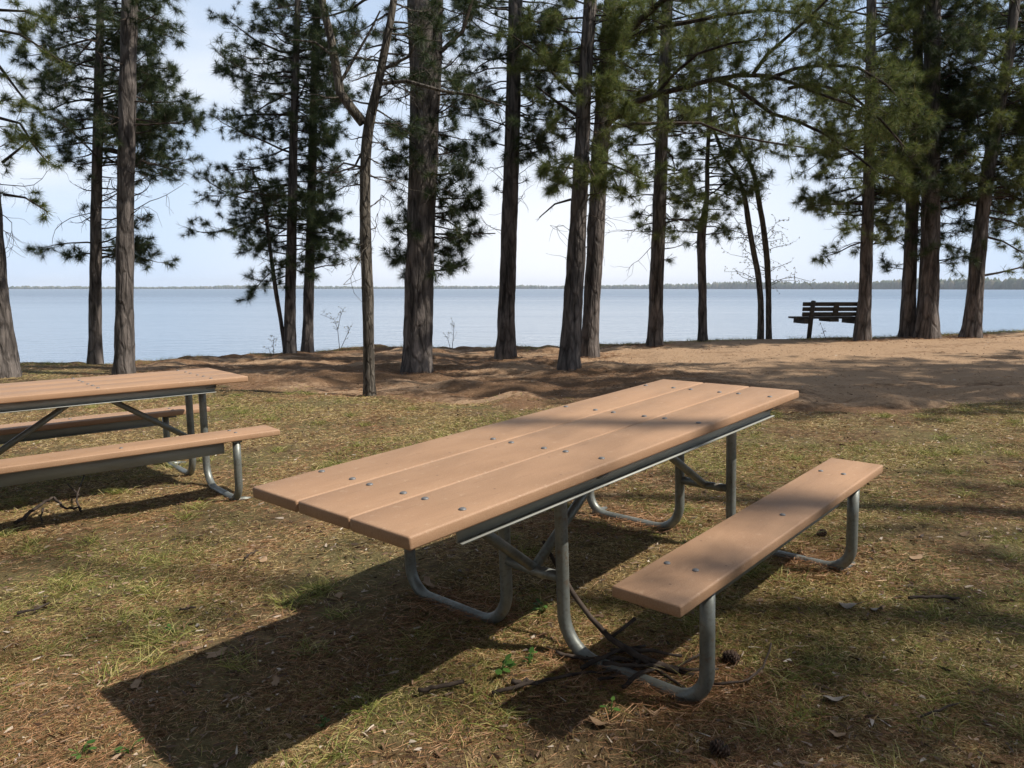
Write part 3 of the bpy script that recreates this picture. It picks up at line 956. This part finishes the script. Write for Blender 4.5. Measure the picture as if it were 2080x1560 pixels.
def ex_t9(cr, L, Y, m, lp):
    px_limb(cr, L, [(1170, 195), (1130, 150), (1090, 110), (1040, 70)], Y, 8, 3, m, .7, dens=6)
    px_limb(cr, L, [(1172, 235), (1130, 205), (1085, 170)], Y, 7, 3, m, .6, dens=6)
    px_limb(cr, L, [(1160, 405), (1125, 410), (1090, 440)], Y, 5, 2, m, .0, dens=4, tl=.3)
    for pts in ([(1190, 340), (1230, 330), (1270, 350), (1300, 360)], [(1180, 345), (1140, 340), (1100, 350)], [(1195, 320), (1200, 340), (1215, 370)],
                [(1185, 310), (1160, 330), (1130, 380)], [(1200, 330), (1240, 350), (1260, 390)]):
        px_limb(cr, L, pts, Y, 5, 2, m, .95, dy=[0, -.5, -.8, -.9][:len(pts)], tl=.4, dens=11)


tree("pine_tree", "front pine of the crossing pair right of centre", "tree", (1155, 746),
     [(1155, 746, 46), (1160, 680, 42), (1168, 560, 40), (1176, 420, 36), (1182, 300, 32), (1187, 180, 29), (1195, 60, 27), (1199, 0, 26)],
     [(0, 250, 130, 90, 26, .85), (250, 400, 100, 70, 10, .7)], 14, extra=ex_t9, needle=M_NEEDLE_SUNLIT, base_z=-1.24)


def ex_t10(cr, L, Y, m, lp):
    k = dict(tl=.72, sub=3)
    f = lambda n, a=-.28: [a * i for i in range(n)]
    A = [(1222, 262), (1250, 235), (1290, 207), (1340, 190), (1390, 180), (1440, 163), (1500, 154), (1560, 158), (1600, 170), (1680, 195), (1760, 225)]
    px_limb(cr, L, A, Y, 14, 3, m, .97, dy=f(len(A)), dens=11, start=.22, **k)
    Bq = [(1455, 162), (1490, 178), (1530, 205), (1570, 232), (1620, 248), (1680, 272), (1730, 310), (1780, 350)]
    px_limb(cr, L, Bq, Y - 1.45, 8, 3, m, .97, dy=f(len(Bq), -.15), dens=13, start=.08, **k)
    Cq = [(1228, 262), (1280, 252), (1340, 252), (1420, 252), (1480, 275), (1560, 285), (1640, 300)]
    px_limb(cr, L, Cq, Y, 8, 3, m, .95, dy=f(len(Cq), .1), dens=10, start=.25, tl=.55)
    D = [(1216, 150), (1240, 110), (1275, 70), (1310, 30), (1360, -10), (1430, -50)]
    px_limb(cr, L, D, Y, 17, 8, m, .95, dy=f(len(D), -.3), dens=7, **k)
    E_ = [(1250, 90), (1320, 60), (1400, 45), (1480, 30), (1560, 20), (1640, 30), (1720, 60)]
    px_limb(cr, L, E_, Y, 9, 3, m, .97, dy=f(len(E_), -.4), dens=13, **k)
    G = [(1530, 150), (1560, 110), (1590, 80), (1640, 40), (1680, 0), (1720, -40)]
    px_limb(cr, L, G, Y - 1.6, 7, 3, m, .97, dy=f(len(G), -.2), dens=14, start=.05, **k)
    H_ = [(1560, 160), (1620, 140), (1680, 130), (1740, 140), (1800, 170), (1850, 220)]
    px_limb(cr, L, H_, Y - 2.0, 7, 3, m, .97, dy=f(len(H_), -.15), dens=14, start=.05, **k)
    I_ = [(1600, 180), (1650, 170), (1720, 190), (1790, 240), (1840, 300)]
    px_limb(cr, L, I_, Y - 2.2, 6, 3, m, .97, dy=f(len(I_), -.1), dens=14, start=.05, **k)
    J = [(1330, 195), (1370, 150), (1420, 110), (1480, 90), (1550, 80)]
    px_limb(cr, L, J, Y - .8, 7, 3, m, .95, dy=f(len(J), -.2), dens=12, start=.05, **k)


tree("pine_tree", "rear pine of the crossing pair, with long boughs sweeping right", "tree", (1196, 722),
     [(1196, 722, 38), (1202, 620, 36), (1210, 480, 36), (1217, 340, 37), (1225, 230, 36), (1234, 120, 34), (1243, 0, 32)],
     [(0, 260, 80, 140, 24, .85)], 14, extra=ex_t10, needle=M_NEEDLE_SUNLIT, base_z=-1.20, upper=26, upper_len=2.6)
tree("pine_tree", "straight pine with sparse boughs, midway between the crossing pair and the bench", "tree", (1330, 702),
     [(1330, 702, 33), (1333, 600, 31), (1338, 450, 29), (1344, 300, 26), (1350, 150, 24), (1356, 0, 22)],
     [(0, 300, 140, 140, 36, .9), (300, 470, 95, 110, 18, .7), (440, 540, 50, 60, 4, .3)], 13, base_z=-1.155, needle=M_NEEDLE_SUNLIT)
tree("pine_tree", "small kinked pine left of the two thin leafing stems", "tree", (1427, 692),
     [(1427, 692, 20), (1427, 600, 18), (1424, 500, 19), (1424, 465, 19), (1432, 435, 14), (1437, 390, 10), (1436, 330, 9), (1440, 270, 8)],
     [(200, 400, 85, 120, 26, .9), (390, 490, 75, 80, 9, .7)], 6.2, base_z=-1.12, needle=M_NEEDLE_SUNLIT, upper=10, upper_len=1.0)


def ex_bud(cr, L, Y, m, lp, side=1):
    for i in range(16):
        zz = rng.uniform(1.2, lp[-1][2]); p = trunk_at(lp, zz); az = rng.random() * 6.28
        pts = wander(p, (math.cos(az), math.sin(az) * .6, .45), rng.uniform(.4, 1.1), 5, .2, .0, -.3)
        cr.limb(pts, .008, .003, 4)
        for j in range(6):
            q = pts[rng.integers(1, 6)]
            tw = wander(q, rng.normal(0, 1, 3) * (1, 1, .6), rng.uniform(.12, .35), 3, .25)
            cr.limb(tw, .003, .0018, 3)
            for w in (1, 2, 3): cr.tuft(tw[w], unit(rng.normal(0, 1, 3)), rng.uniform(.7, 1.2))


BG = "thin leafing trees by the bench"
tree("leafing_tree", "thin S-curved stem coming into leaf, left of its straighter twin", "tree", (1545, 687),
     [(1545, 687, 15), (1546, 620, 13), (1541, 560, 13), (1529, 505, 12), (1520, 450, 12), (1512, 390, 10), (1495, 350, 8), (1470, 320, 6)],
     (), 5.0, mat=M_BARK_GREY, group=BG, extra=ex_bud, needle=M_BUD, per=3, nlen=.035, nw=.022, upper=0, base_z=-1.08, flare=1.15)
tree("leafing_tree", "thin stem coming into leaf, right one of two, left of the bench", "tree", (1562, 687),
     [(1562, 687, 13), (1561, 600, 12), (1558, 520, 13), (1549, 450, 12), (1540, 400, 11), (1530, 340, 9), (1505, 300, 6)],
     (), 5.4, mat=M_BARK_GREY, group=BG, extra=ex_bud, needle=M_BUD, per=3, nlen=.035, nw=.022, upper=0, base_z=-1.08, flare=1.15)
tree("pine_tree", "pine trunk standing right against the end of the wooden bench", "tree", (1752, 691),
     [(1752, 691, 33), (1757, 600, 27), (1761, 500, 25), (1765, 350, 23), (1768, 150, 20), (1770, 0, 18)],
     [(0, 250, 160, 110, 30, .95), (230, 420, 170, 110, 36, .95), (400, 510, 140, 60, 16, .9)], 13, base_z=-1.02, needle=M_NEEDLE_SUNLIT)
tree("pine_tree", "slim pine touching the left side of a thicker dark trunk at the right", "tree", (1843, 685),
     [(1843, 685, 33), (1846, 600, 28), (1850, 500, 26), (1855, 370, 24), (1862, 200, 22), (1866, 0, 19)],
     [(0, 200, 100, 90, 22, .95), (200, 420, 90, 80, 24, .95), (490, 560, 60, 50, 5, .95)], 12, base_z=-1.0)
tree("pine_tree", "thick dark pine trunk, second from the right edge", "tree", (1882, 686),
     [(1882, 686, 46), (1886, 600, 40), (1889, 500, 37), (1891, 350, 35), (1893, 150, 32), (1895, 0, 30)],
     [(0, 200, 120, 130, 28, .95), (180, 420, 120, 140, 34, .95), (430, 545, 50, 90, 9, .9)], 15, base_z=-.99)


def ex_t18(cr, L, Y, m, lp):
    for pts in ([(1995, 560), (2030, 555), (2070, 545), (2110, 545)], [(2000, 480), (2040, 490), (2090, 520)], [(2000, 440), (2050, 450), (2100, 470)], [(2005, 400), (2050, 400), (2110, 420)]):
        px_limb(cr, L, pts, Y, 5, 2, m, .6, tl=.4, dens=8)


tree("pine_tree", "leaning pine with flared foot, nearest to the right edge", "tree", (1972, 684),
     [(1972, 684, 40), (1978, 620, 33), (1986, 520, 31), (1997, 420, 28), (2010, 330, 26), (2028, 230, 23), (2048, 120, 21), (2062, 0, 20)],
     [(0, 200, 130, 110, 26, .95), (180, 430, 160, 110, 38, .95)], 14, extra=ex_t18, base_z=-.97, needle=M_NEEDLE_SUNLIT)
tree("pine_tree", "pine outside the right edge whose boughs reach into the view", "tree", (2215, 676),
     [(2215, 676, 44), (2218, 500, 40), (2222, 300, 36), (2226, 100, 32), (2230, 0, 30)],
     [(0, 220, 300, 120, 36, .95), (200, 430, 280, 120, 36, .95)], 15, base_z=-.95)


# pines to the right of the view: they stand in the sun's way and shade the lawn
def side_pine(x, y, H, z0, n, length, label, leafy=.9, per=14):
    g = gz(x, y)
    root = empty("pine_tree", (x, y, g - .05), label, "tree", "pines beside the lawn")
    path = [(0, 0, 0), (.05, 0, H * .3), (.1, .05, H * .65), (.1, .05, H)]
    trunk_mesh(path, [.19, .16, .12, .03], "trunk", M_BARK, root, 14)
    cr = Crown()
    for i in range(n):
        zz = z0 + (H - .5 - z0) * (i + rng.random()) / n
        az = rng.random() * 6.283
        ln = length * (1.05 - .7 * (zz - z0) / (H - z0)) * rng.uniform(.6, 1.15)
        branch(cr, np.array([.08, .03, zz]), np.array([math.cos(az), math.sin(az), rng.normal(.15, .15)]), ln, .010 + .008 * ln, leafy, dens=3.6, sub=1, tsize=1.6)
    cr.wood.build("branches", M_TWIG, root, True)
    needles(cr, "crown", M_NEEDLE, root, per=per, length=.15, width=.020)
    return root


def copy_tree(root, x, y, rz, size, label):
    r = root.copy(); COL.objects.link(r)
    r.location = (x, y, gz(x, y) - .05); r.rotation_euler = (0, 0, rz); r.scale = (size, size, size); r["label"] = label
    for ch in root.children:
        c = ch.copy(); COL.objects.link(c); c.parent = r


side_pine(11.8, 7.0, 14, 4.5, 190, 3.1, "broad pine right of the lawn, shading the sand path", .98, 26)
side_pine(14.0, 9.0, 14, 4.5, 90, 2.8, "second broad pine right of the sand path, farther from the lawn", .95, 20)
side_pine(9.2, 8.6, 16, 8.0, 55, 2.5, "tall pine right of the sand path, its crown high above it", .9, 18)
side_pine(10.6, 2.3, 14, 6.5, 17, 2.1, "sparse pine right of the lawn, dappling the tables", .6)
side_pine(12.6, .4, 19, 11.5, 22, 2.0, "tall sparse pine far to the right, dappling the table tops", .6, 12)
side_pine(7.7, .2, 9.5, 5.6, 62, 1.9, "short pine beside the viewer's right, dappling the nearest grass", .85)
# unseen wood behind the viewer and to the left, added to block sky light
wd = side_pine(-2.0, -8.5, 15, 2.4, 150, 3.5, "unseen pine of the wood around the clearing, added to block sky light", 1, 22)
wd["group"] = "added pines of the wood, unseen behind the viewer"
for k, (x, y) in enumerate(((-6, -6.5), (2.8, -7.5), (7.5, -6.5), (-9.5, -2.5), (-12.5, 2.5), (-14.5, 8), (12.5, -4), (-10, -9), (4, -13), (-4, -13.5), (0, -5.6), (-16, -3), (-7.6, .8), (3.6, -4.2), (6.8, -3.6), (-4.2, -3.8), (-9.5, 4.8), (10, -9), (-14, -7))):
    copy_tree(wd, x, y, k * 2.1, .85 + .3 * ((k * 37) % 10) / 10, "unseen pine of the wood around the clearing, added to block sky light")

# ------------------------------------------------------------------ shore saplings
def sapling(px, py, pts, label, z=-1.3):
    b = at_z(px, py, z); Y = b[1] - .1; p0 = np.array([b[0], Y, gz(b[0], Y)])
    root = empty("sapling", p0, label, "sapling", "bare saplings on the shore")
    cr = Crown()
    for line in pts:
        P = [at_y(a, c, Y) - p0 for a, c in line]
        P = np.array(P)
        if abs(P[0][2]) < .25: P[0][2] = -.03
        cr.limb(P, .007, .003, 4)
        ln = np.linalg.norm(np.diff(P, axis=0), axis=1).sum()
        for k in range(int(ln * 14)):
            q = rng.uniform(.3, 1) * (len(P) - 1.01); a = int(q); p = P[a] * (1 - q + a) + P[a + 1] * (q - a)
            tw = wander(p, np.array([rng.choice([-1, 1]) * .7, rng.normal(0, .5), .7]), rng.uniform(.05, .16), 2, .2)
            cr.limb(tw, .0028, .0018, 3)
            cr.tuft(tw[-1], unit(rng.normal(0, 1, 3)), 1); cr.tuft(tw[1], unit(rng.normal(0, 1, 3)), .8)
    cr.wood.build("stem", M_TWIG, root, True)
    needles(cr, "leaves", M_BUD, root, per=3, length=.03, width=.02)


sapling(690, 706, [[(690, 706), (686, 670), (680, 650), (650, 638)], [(686, 670), (692, 640), (697, 628)], [(690, 700), (705, 680), (712, 665)]], "spindly sapling with buds, just right of the slender pair", -1.33)
sapling(556, 718, [[(556, 718), (555, 700), (557, 682)], [(552, 716), (545, 705)]], "tiny budding sprig on the shore crest, left of the slender pair", -1.35)
sapling(918, 703, [[(918, 703), (921, 680), (923, 655)], [(916, 702), (910, 690), (907, 683)]], "tiny upright sprig on the shore crest, right of the thickest trunk", -1.29)
sapling(1672, 688, [[(1678, 690), (1672, 672), (1668, 660)]], "tiny sprig growing under the wooden bench", -1.05)

# ------------------------------------------------------------------ far shore
def far_woods():
    line = [(-3300, 2600), (-2600, 3300), (-1600, 3900), (-600, 4300), (300, 4100), (900, 3300), (1150, 2500), (1250, 1900), (1500, 1500), (2400, 1300)]
    line = np.array(line, float)
    ln = np.r_[0, np.cumsum(np.linalg.norm(np.diff(line, axis=0), axis=1))]
    mb = MB()
    n = 3600
    s = np.sort(rng.random(n)) * ln[-1]
    x = np.interp(s, ln, line[:, 0]); y = np.interp(s, ln, line[:, 1])
    bm = bmesh.new(); bmesh.ops.create_icosphere(bm, subdivisions=1, radius=1)
    V0 = np.array([v.co[:] for v in bm.verts]); T0 = np.array([[v.index for v in f.verts] for f in bm.faces]); bm.free()
    for i in range(n):
        dist = math.hypot(x[i], y[i])
        hgt = np.interp(s[i] / ln[-1], [0, .25, .5, .62, 1], [12, 15, 19, 26, 33]) * rng.uniform(.6, 1.15) * (.75 + .5 * vnoise(s[i] / 260, 0, 3))
        w = rng.uniform(5, 11)
        c = np.array([x[i] + rng.normal(0, 3), y[i] + abs(rng.normal(0, 45)), WATER_Z + hgt * .42])
        sc3 = np.array([w, w, hgt * .55])
        mb.add(V0 * sc3 * rng.uniform(.85, 1.15, V0.shape) + c, None, T0)
    o = mb.build("far_woods", M_FARWOOD)
    tag(o, "low wooded far shore along the horizon beyond the lake", "woods", kind="stuff")
    # the land it stands on
    P = np.vstack([line + np.array([0, -25]), (line + np.array([0, 500]))[::-1]])
    m = len(line)
    V = np.c_[P, np.r_[np.full(m, WATER_Z - .3), np.full(m, WATER_Z + 3)]]
    Q = [(i, i + 1, 2 * m - 2 - i, 2 * m - 1 - i) for i in range(m - 1)]
    o = np_mesh("far_shore_land", V, None, Q, M_FARWOOD); tag(o, kind="structure")


far_woods()

# ------------------------------------------------------------------ things lying on the lawn
def lie(px, py, z=-1.38):
    """where the sight line through a pixel meets the ground"""
    d = ray(px, py); t = 1.0
    for _ in range(30):
        p = d * t; t = t * (gz(p[0], p[1]) / p[2])
    return d * t


def stick(name, label, pxs, r0, r1, cat="stick", lift=None, side=(), group="sticks on the lawn", mat=None):
    P = []
    for i, (a, c) in enumerate(pxs):
        q = lie(a, c); q = q + np.array([0, 0, r0 * .8 + .018 + (lift[i] if lift else 0)]); P.append(q)
    P = np.array(P); p0 = P[0].copy()
    mb = MB()
    def rough_tube(Q, a, b):
        Q = np.array(Q); t = np.linspace(0, len(Q) - 1, len(Q) * 4 - 3)
        R_ = np.stack([np.interp(t, np.arange(len(Q)), Q[:, k]) for k in range(3)], 1)
        R_[1:-1] += rng.normal(0, a * .35, R_[1:-1].shape)
        mb.tube(R_, np.linspace(a, b, len(R_)) * rng.uniform(.85, 1.15, len(R_)), 7)
    r0, r1 = r0 * .95, r1 * .95
    rough_tube(P - p0, r0, r1)
    for sd in side:
        Q = [lie(a, c) + np.array([0, 0, h]) - p0 for a, c, h in sd]
        rough_tube(Q, r0 * .6, r1 * .6)
    o = mb.build(name, mat or M_TWIG, None, True); o.location = p0
    tag(o, label, cat, group)
    return o


def fallen_branch():
    P = [loc1(1.02, .06, -.42), loc1(1.0, -.025, -.50), loc1(.985, -.11, -.58), loc1(.975, -.19, -.64), loc1(.965, -.285, -.69), loc1(.965, -.41, -.722), loc1(.985, -.55, -.735)]
    P = np.array(P); p0 = P[-1].copy(); mb = MB()
    mb.tube(P - p0, [.007, .0085, .010, .0095, .011, .0115, .012], 8, jit=.15)
    mb.tube(np.array([P[4], loc1(1.0, -.31, -.665), loc1(1.04, -.345, -.625)]) - p0, [.006, .005, .007], 6)
    for a, b_ in (((.965, -.40, -.72), (.90, -.64, -.735)), ((.98, -.5, -.73), (1.06, -.66, -.72)), ((.965, -.42, -.725), (.80, -.36, -.745))):
        a, b_ = loc1(*a), loc1(*b_); m_ = (a + b_) / 2 + rng.normal(0, .012, 3)
        mb.tube(np.array([a, m_, b_]) - p0, [.008, .006, .004], 6)
    o = mb.build("fallen_branch", M_TWIG, None, True); o.location = p0
    tag(o, "long forked dead branch leaning up under the near table by its leg", "branch")


fallen_branch()
stick("fallen_branch", "gnarled dark branch lying before the farther table's bench", [(32, 1072), (65, 1056), (92, 1044), (112, 1040), (135, 1052), (165, 1045)], .012, .006, "branch",
      [0, .02, .05, .06, .03, .01], [((88, 1046, .04), (84, 1066, 0)), ((165, 1045, .02), (155, 1030, .05), (170, 1005, .10), (178, 990, .16)), ((160, 1022, .05), (140, 1011, .09))], None)
SG = "sticks of the twig pile under the near bench"
stick("stick", "bent twig pointing left out of the twig pile by the near bench", [(1130, 1338), (1165, 1348), (1215, 1352), (1290, 1358)], .008, .006, group=SG)
stick("stick", "long thin stick at the bottom of the twig pile, reaching furthest left", [(1000, 1422), (1090, 1400), (1180, 1380), (1260, 1375)], .008, .004, group=SG)
stick("stick", "stick crossing toward the bench leg in the twig pile", [(1190, 1350), (1270, 1352), (1345, 1368), (1410, 1385)], .009, .006, group=SG)
stick("stick", "short stick at the right of the twig pile behind the bench leg", [(1340, 1378), (1390, 1360), (1425, 1340)], .007, .004, group=SG)
stick("stick", "thin twig hanging forward from the twig pile", [(1338, 1373), (1352, 1390), (1362, 1404)], .006, .004, group=SG)
for k_, (lb, a_) in enumerate((("dark crooked stick lying across the near table's ground tube", [(1180, 1372), (1250, 1348), (1310, 1330)]),
                              ("forked looking stick just before the ground tube in the twig pile", [(1225, 1362), (1300, 1378), (1352, 1372)]),
                              ("stick at the back edge of the twig pile, in the bench shadow", [(1240, 1335), (1310, 1345), (1385, 1352)]),
                              ("lowest front stick of the twig pile, pointing toward the viewer", [(1265, 1410), (1300, 1392), (1330, 1378)]))):
    stick("stick", lb, a_, .009, .005, lift=[.0, .02, .01], group=SG)
stick("stick", "stick lying flat in the shade in the twig pile's middle", [(1215, 1395), (1250, 1385), (1280, 1365), (1300, 1340)], .007, .005, group=SG)
stick("stick", "short broken piece of bark stick right of the oak leaf, below the table shadow", [(850, 1416), (885, 1412), (942, 1398)], .009, .008)
stick("stick", "dark stubby stick left end of the near bench shadow", [(1040, 1398), (1070, 1400), (1092, 1403)], .010, .007)
stick("stick", "pale straight stick on the grass at the right", [(1845, 1226), (1895, 1226), (1948, 1226)], .008, .006)
stick("stick", "thin curved twig standing right of the near bench leg", [(1450, 1402), (1520, 1400), (1548, 1385), (1564, 1358)], .005, .003, lift=[0, .01, .03, .07])
stick("stick", "grey curved stick on the lawn at the left edge", [(35, 1257), (70, 1250), (100, 1236)], .007, .005)
stick("stick", "short twig left of the near table's corner", [(497, 1142), (510, 1132), (524, 1126)], .005, .003)
stick("stick", "short grey stick in the middle of the left lawn", [(365, 1248), (398, 1244)], .005, .004)
stick("stick", "thin twig in the lower right grass", [(1870, 1470), (1905, 1455), (1950, 1440)], .004, .003)


def leaf(px, py, size, label, cat="leaf", mat=None, lobed=True, name="dry_leaf", group="dry leaves on the lawn", tilt=.3):
    p = lie(px, py); n = 26
    V = [(0, 0, 0)]
    for k in range(n):
        a = k / n * 2 * math.pi
        r = (.62 + .38 * abs(math.cos(a * 3.5)) ** .8) if lobed else 1
        V.append((math.cos(a) * r, math.sin(a) * r * .62, .14 * math.cos(2 * a) + .10 * math.sin(3 * a + px)))
    size = size * .78; V = np.array(V) * size / 2
    T = [(0, 1 + k, 1 + (k + 1) % n) for k in range(n)]
    mb = MB(); mb.add(V, None, T)
    mb.add(V - (0, 0, .0012), None, [t[::-1] for t in T])
    mb.tube([(size * .3, 0, .001), (size * .55, 0, .006), (size * .75, size * .05, .012)], .0012, 4)
    o = mb.build(name, mat or M_DRYLEAF)
    o.location = p + np.array([0, 0, .014 + size * .05])
    o.rotation_euler = (rng.normal(0, tilt), rng.normal(0, tilt), rng.random() * 6.28)
    tag(o, label, cat, group)


leaf(440, 1335, .10, "lobed oak leaf at the upper edge of the big table shadow")
leaf(872, 1192, .12, "pale lobed oak leaf lying in the shade beneath the near table")
leaf(690, 1215, .07, "small rusty leaf at the shadow's edge left of the near table")
leaf(275, 1398, .07, "rusty leaf low in the left part of the table shadow")
leaf(535, 1143, .06, "curled tan leaf just left of the near table's end", lobed=False)
leaf(1860, 1138, .08, "pale curled leaf right of the bench's far foot", lobed=False)
leaf(1700, 1500, .08, "reddish dry leaf near the bottom right")
leaf(1215, 1475, .09, "rusty dry leaf at the bottom below the twig pile", lobed=False)
leaf(1325, 1455, .06, "tan dry leaf beside a green weed at the bottom", lobed=False)
leaf(1420, 1432, .05, "reddish leaf under the near bench's front foot", lobed=False)
leaf(560, 1392, .06, "dim leaf in the middle of the table shadow")
leaf(1960, 1090, .06, "small pale leaf at the right edge of the lawn", lobed=False)
leaf(1725, 1236, .10, "larger pale bark chip on the grass at the right", "bark chip", M_PALECHIP, False, "bark_chip", "pale bark chips on the lawn", .15)
leaf(1780, 1244, .07, "smaller pale bark chip, right of the larger one", "bark chip", M_PALECHIP, False, "bark_chip", "pale bark chips on the lawn", .15)
leaf(1692, 1427, .08, "pale bark chip in the lower right grass", "bark chip", M_PALECHIP, False, "bark_chip", "pale bark chips on the lawn", .15)
leaf(402, 1277, .035, "tiny white scrap on the left lawn", "scrap", M_PALECHIP, False, "paper_scrap", None, .1)


def cone(px, py, size, label):
    p = lie(px, py); mb = MB(); size = size * .8
    n = 60
    mb.tube([(0, 0, -.4 * size), (0, 0, 0), (0, 0, .4 * size)], [.18 * size, .3 * size, .1 * size], 8)
    for k in range(n):
        t = k / n; a = k * 2.39996; z = (t - .5) * size
        r = size * .42 * math.sin(math.pi * (.12 + .80 * t)) ** .7
        d = np.array([math.cos(a), math.sin(a), .35]); s_ = np.array([-math.sin(a), math.cos(a), 0]); c = np.array([0, 0, z])
        w = size * .11
        V = [c + d * r * .3 - s_ * w * .6, c + d * r * .3 + s_ * w * .6, c + d * r + s_ * w, c + d * r * 1.08 + UP * .02 * size, c + d * r - s_ * w]
        V2 = [v_ - UP * size * .03 for v_ in V]
        mb.add(V + V2, [(0, 1, 2, 4), (5, 9, 7, 6), (2, 1, 6, 7), (0, 4, 9, 5)], [(4, 2, 3), (9, 8, 7), (2, 7, 8), (2, 8, 3), (4, 3, 8), (4, 8, 9)])
    o = mb.build("pine_cone", M_CONE)
    o.location = p + np.array([0, 0, size * .36]); o.rotation_euler = (1.4, rng.normal(0, .3), rng.random() * 6)
    tag(o, label, "pine cone", "pine cones on the ground")


cone(1483, 1347, .075, "dark pine cone right of the near bench's front leg")
cone(1463, 1535, .07, "pine cone at the bottom edge of the view")
cone(1745, 709, .09, "lone pine cone on the sunlit sand before the bench tree")
cone(1668, 1090, .06, "pine cone on the grass behind the near bench")


def weed(px, py, n, size, label):
    p = lie(px, py); mb = MB(); size = size * .75
    for k in range(n):
        a = rng.random() * 6.28; h = rng.uniform(.4, 1) * size; r = rng.uniform(.2, .6) * size
        c = np.array([math.cos(a) * r, math.sin(a) * r, h]); d = np.array([math.cos(a), math.sin(a), rng.uniform(-.2, .6)]); d /= np.linalg.norm(d)
        s_ = np.cross(d, UP); s_ /= np.linalg.norm(s_); L_ = size * rng.uniform(.45, .75); w = L_ * .34
        mb.tube([(0, 0, -.01), c * .6 + (0, 0, size * .1), c], .0014, 4)
        nn = np.cross(s_, d)
        V = [c, c + d * L_ * .3 + s_ * w, c + d * L_ * .75 + s_ * w * .7, c + d * L_, c + d * L_ * .75 - s_ * w * .7, c + d * L_ * .3 - s_ * w, c + d * L_ * .5 + nn * w * .25 - (0, 0, .25 * w)]
        mb.add(V, None, [(0, 1, 6), (1, 2, 6), (2, 3, 6), (3, 4, 6), (4, 5, 6), (5, 0, 6)])
    o = mb.build("weed", M_WEED); o.location = p
    tag(o, label, "weed", "green weeds in the lawn")


weed(1015, 1372, 9, .07, "green leafy weed in the gap between the table and bench shadows")
weed(1075, 1352, 6, .06, "smaller green weed beside a leafier one between the two shadows")
weed(1240, 1455, 4, .06, "single bright green weed leaf below the twig pile")
weed(262, 1532, 5, .05, "bright weed at the bottom left on the shadow's edge")
weed(655, 1480, 6, .04, "bright little weed inside the table shadow near the bottom")
weed(1105, 1245, 8, .06, "bright weed beside the near table's leg")
weed(350, 1285, 6, .04, "small weed in the middle of the left lawn")
weed(165, 1535, 6, .05, "darker weed in the bottom left corner")

# ------------------------------------------------------------------ light and sky
SUN_AZ, SUN_EL = 102.0, 50.5
sd = bpy.data.lights.new("sun", "SUN"); sd.energy = 5.0; sd.angle = math.radians(.53); sd.color = (1, .95, .87)
so = bpy.data.objects.new("sun", sd); COL.objects.link(so)
az, el = math.radians(SUN_AZ), math.radians(SUN_EL)
to_sun = Vector((math.sin(az) * math.cos(el), math.cos(az) * math.cos(el), math.sin(el)))
so.rotation_euler = to_sun.to_track_quat("Z", "Y").to_euler()
so.location = to_sun * 60

w = bpy.data.worlds.new("World"); sc.world = w; w.use_nodes = True
nt = w.node_tree
bg = nt.nodes["Background"]
sky = nd(nt, "ShaderNodeTexSky", sky_type="NISHITA"); sky.sun_disc = False
sky.sun_elevation = el; sky.sun_rotation = az; sky.air_density = 1.0; sky.dust_density = .6; sky.ozone_density = 1.6
tc = nd(nt, "ShaderNodeTexCoord"); mp = nd(nt, "ShaderNodeMapping"); mp.inputs["Scale"].default_value = (1, 1, 3.2); mp.inputs["Location"].default_value = (.3, .1, 0)
lk(nt, tc.outputs["Generated"], mp.inputs["Vector"])
cn = noise(nt, mp.outputs["Vector"], 2.1, 6, .5, .3)
cf = ramp(nt, cn, [(.44, (0, 0, 0)), (.72, (.8, .8, .8))])
# a thin veil over the blue; thicker white cloud in places and low over the lake ahead
sx = nd(nt, "ShaderNodeSeparateXYZ"); lk(nt, tc.outputs["Generated"], sx.inputs[0])
hz = ramp(nt, sx.outputs["Z"], [(0, (1, 1, 1)), (.10, (.9, .9, .9)), (.32, (.0, .0, .0))])
axm = nd(nt, "ShaderNodeMath", operation="ABSOLUTE"); ax2 = nd(nt, "ShaderNodeMath", operation="SUBTRACT"); ax2.inputs[1].default_value = .06
lk(nt, sx.outputs["X"], ax2.inputs[0]); lk(nt, ax2.outputs[0], axm.inputs[0])
ah = ramp(nt, axm.outputs[0], [(0, (1, 1, 1)), (.18, (.85, .85, .85)), (.48, (.18, .18, .18)), (1, (.3, .3, .3))])
hm_ = nd(nt, "ShaderNodeMath", operation="MULTIPLY"); lk(nt, hz, hm_.inputs[0]); lk(nt, ah, hm_.inputs[1])
mxx = nd(nt, "ShaderNodeMath", operation="MAXIMUM"); lk(nt, cf, mxx.inputs[0]); lk(nt, hm_.outputs[0], mxx.inputs[1])
veil = ramp(nt, sx.outputs["Z"], [(0, (.95, .95, .95)), (.25, (.75, .75, .75)), (.7, (.25, .25, .25))])
skc = mixc(nt, veil, sky.outputs["Color"], (5.3, 6.9, 9.2))
skc = mixc(nt, mxx.outputs[0], skc, (9.0, 9.2, 9.6))
lk(nt, skc, bg.inputs["Color"])
bg.inputs["Strength"].default_value = .096

sc.view_settings.view_transform = "Standard"; sc.view_settings.look = "None"
sc.view_settings.gamma = 1; sc.view_settings.exposure = .28
sc.cycles.max_bounces = 6

# ------------------------------------------------------------------ the air over the lake
hb = MB().box((0, 2800, 25), (6200, 3300, 31)).build("haze", None)
mh = bpy.data.materials.new("haze_air"); mh.use_nodes = True
nt = mh.node_tree; nt.nodes.remove(nt.nodes["Principled BSDF"])
pv = nd(nt, "ShaderNodeVolumePrincipled"); pv.inputs["Color"].default_value = (.86, .91, 1, 1); pv.inputs["Density"].default_value = .00011
lk(nt, pv.outputs[0], nt.nodes["Material Output"].inputs["Volume"])
hb.data.materials.append(mh); tag(hb, "thin haze over the lake", "haze", kind="stuff")
print("TRIS", sum(len(o.data.polygons) for o in bpy.data.objects if o.type == "MESH"))
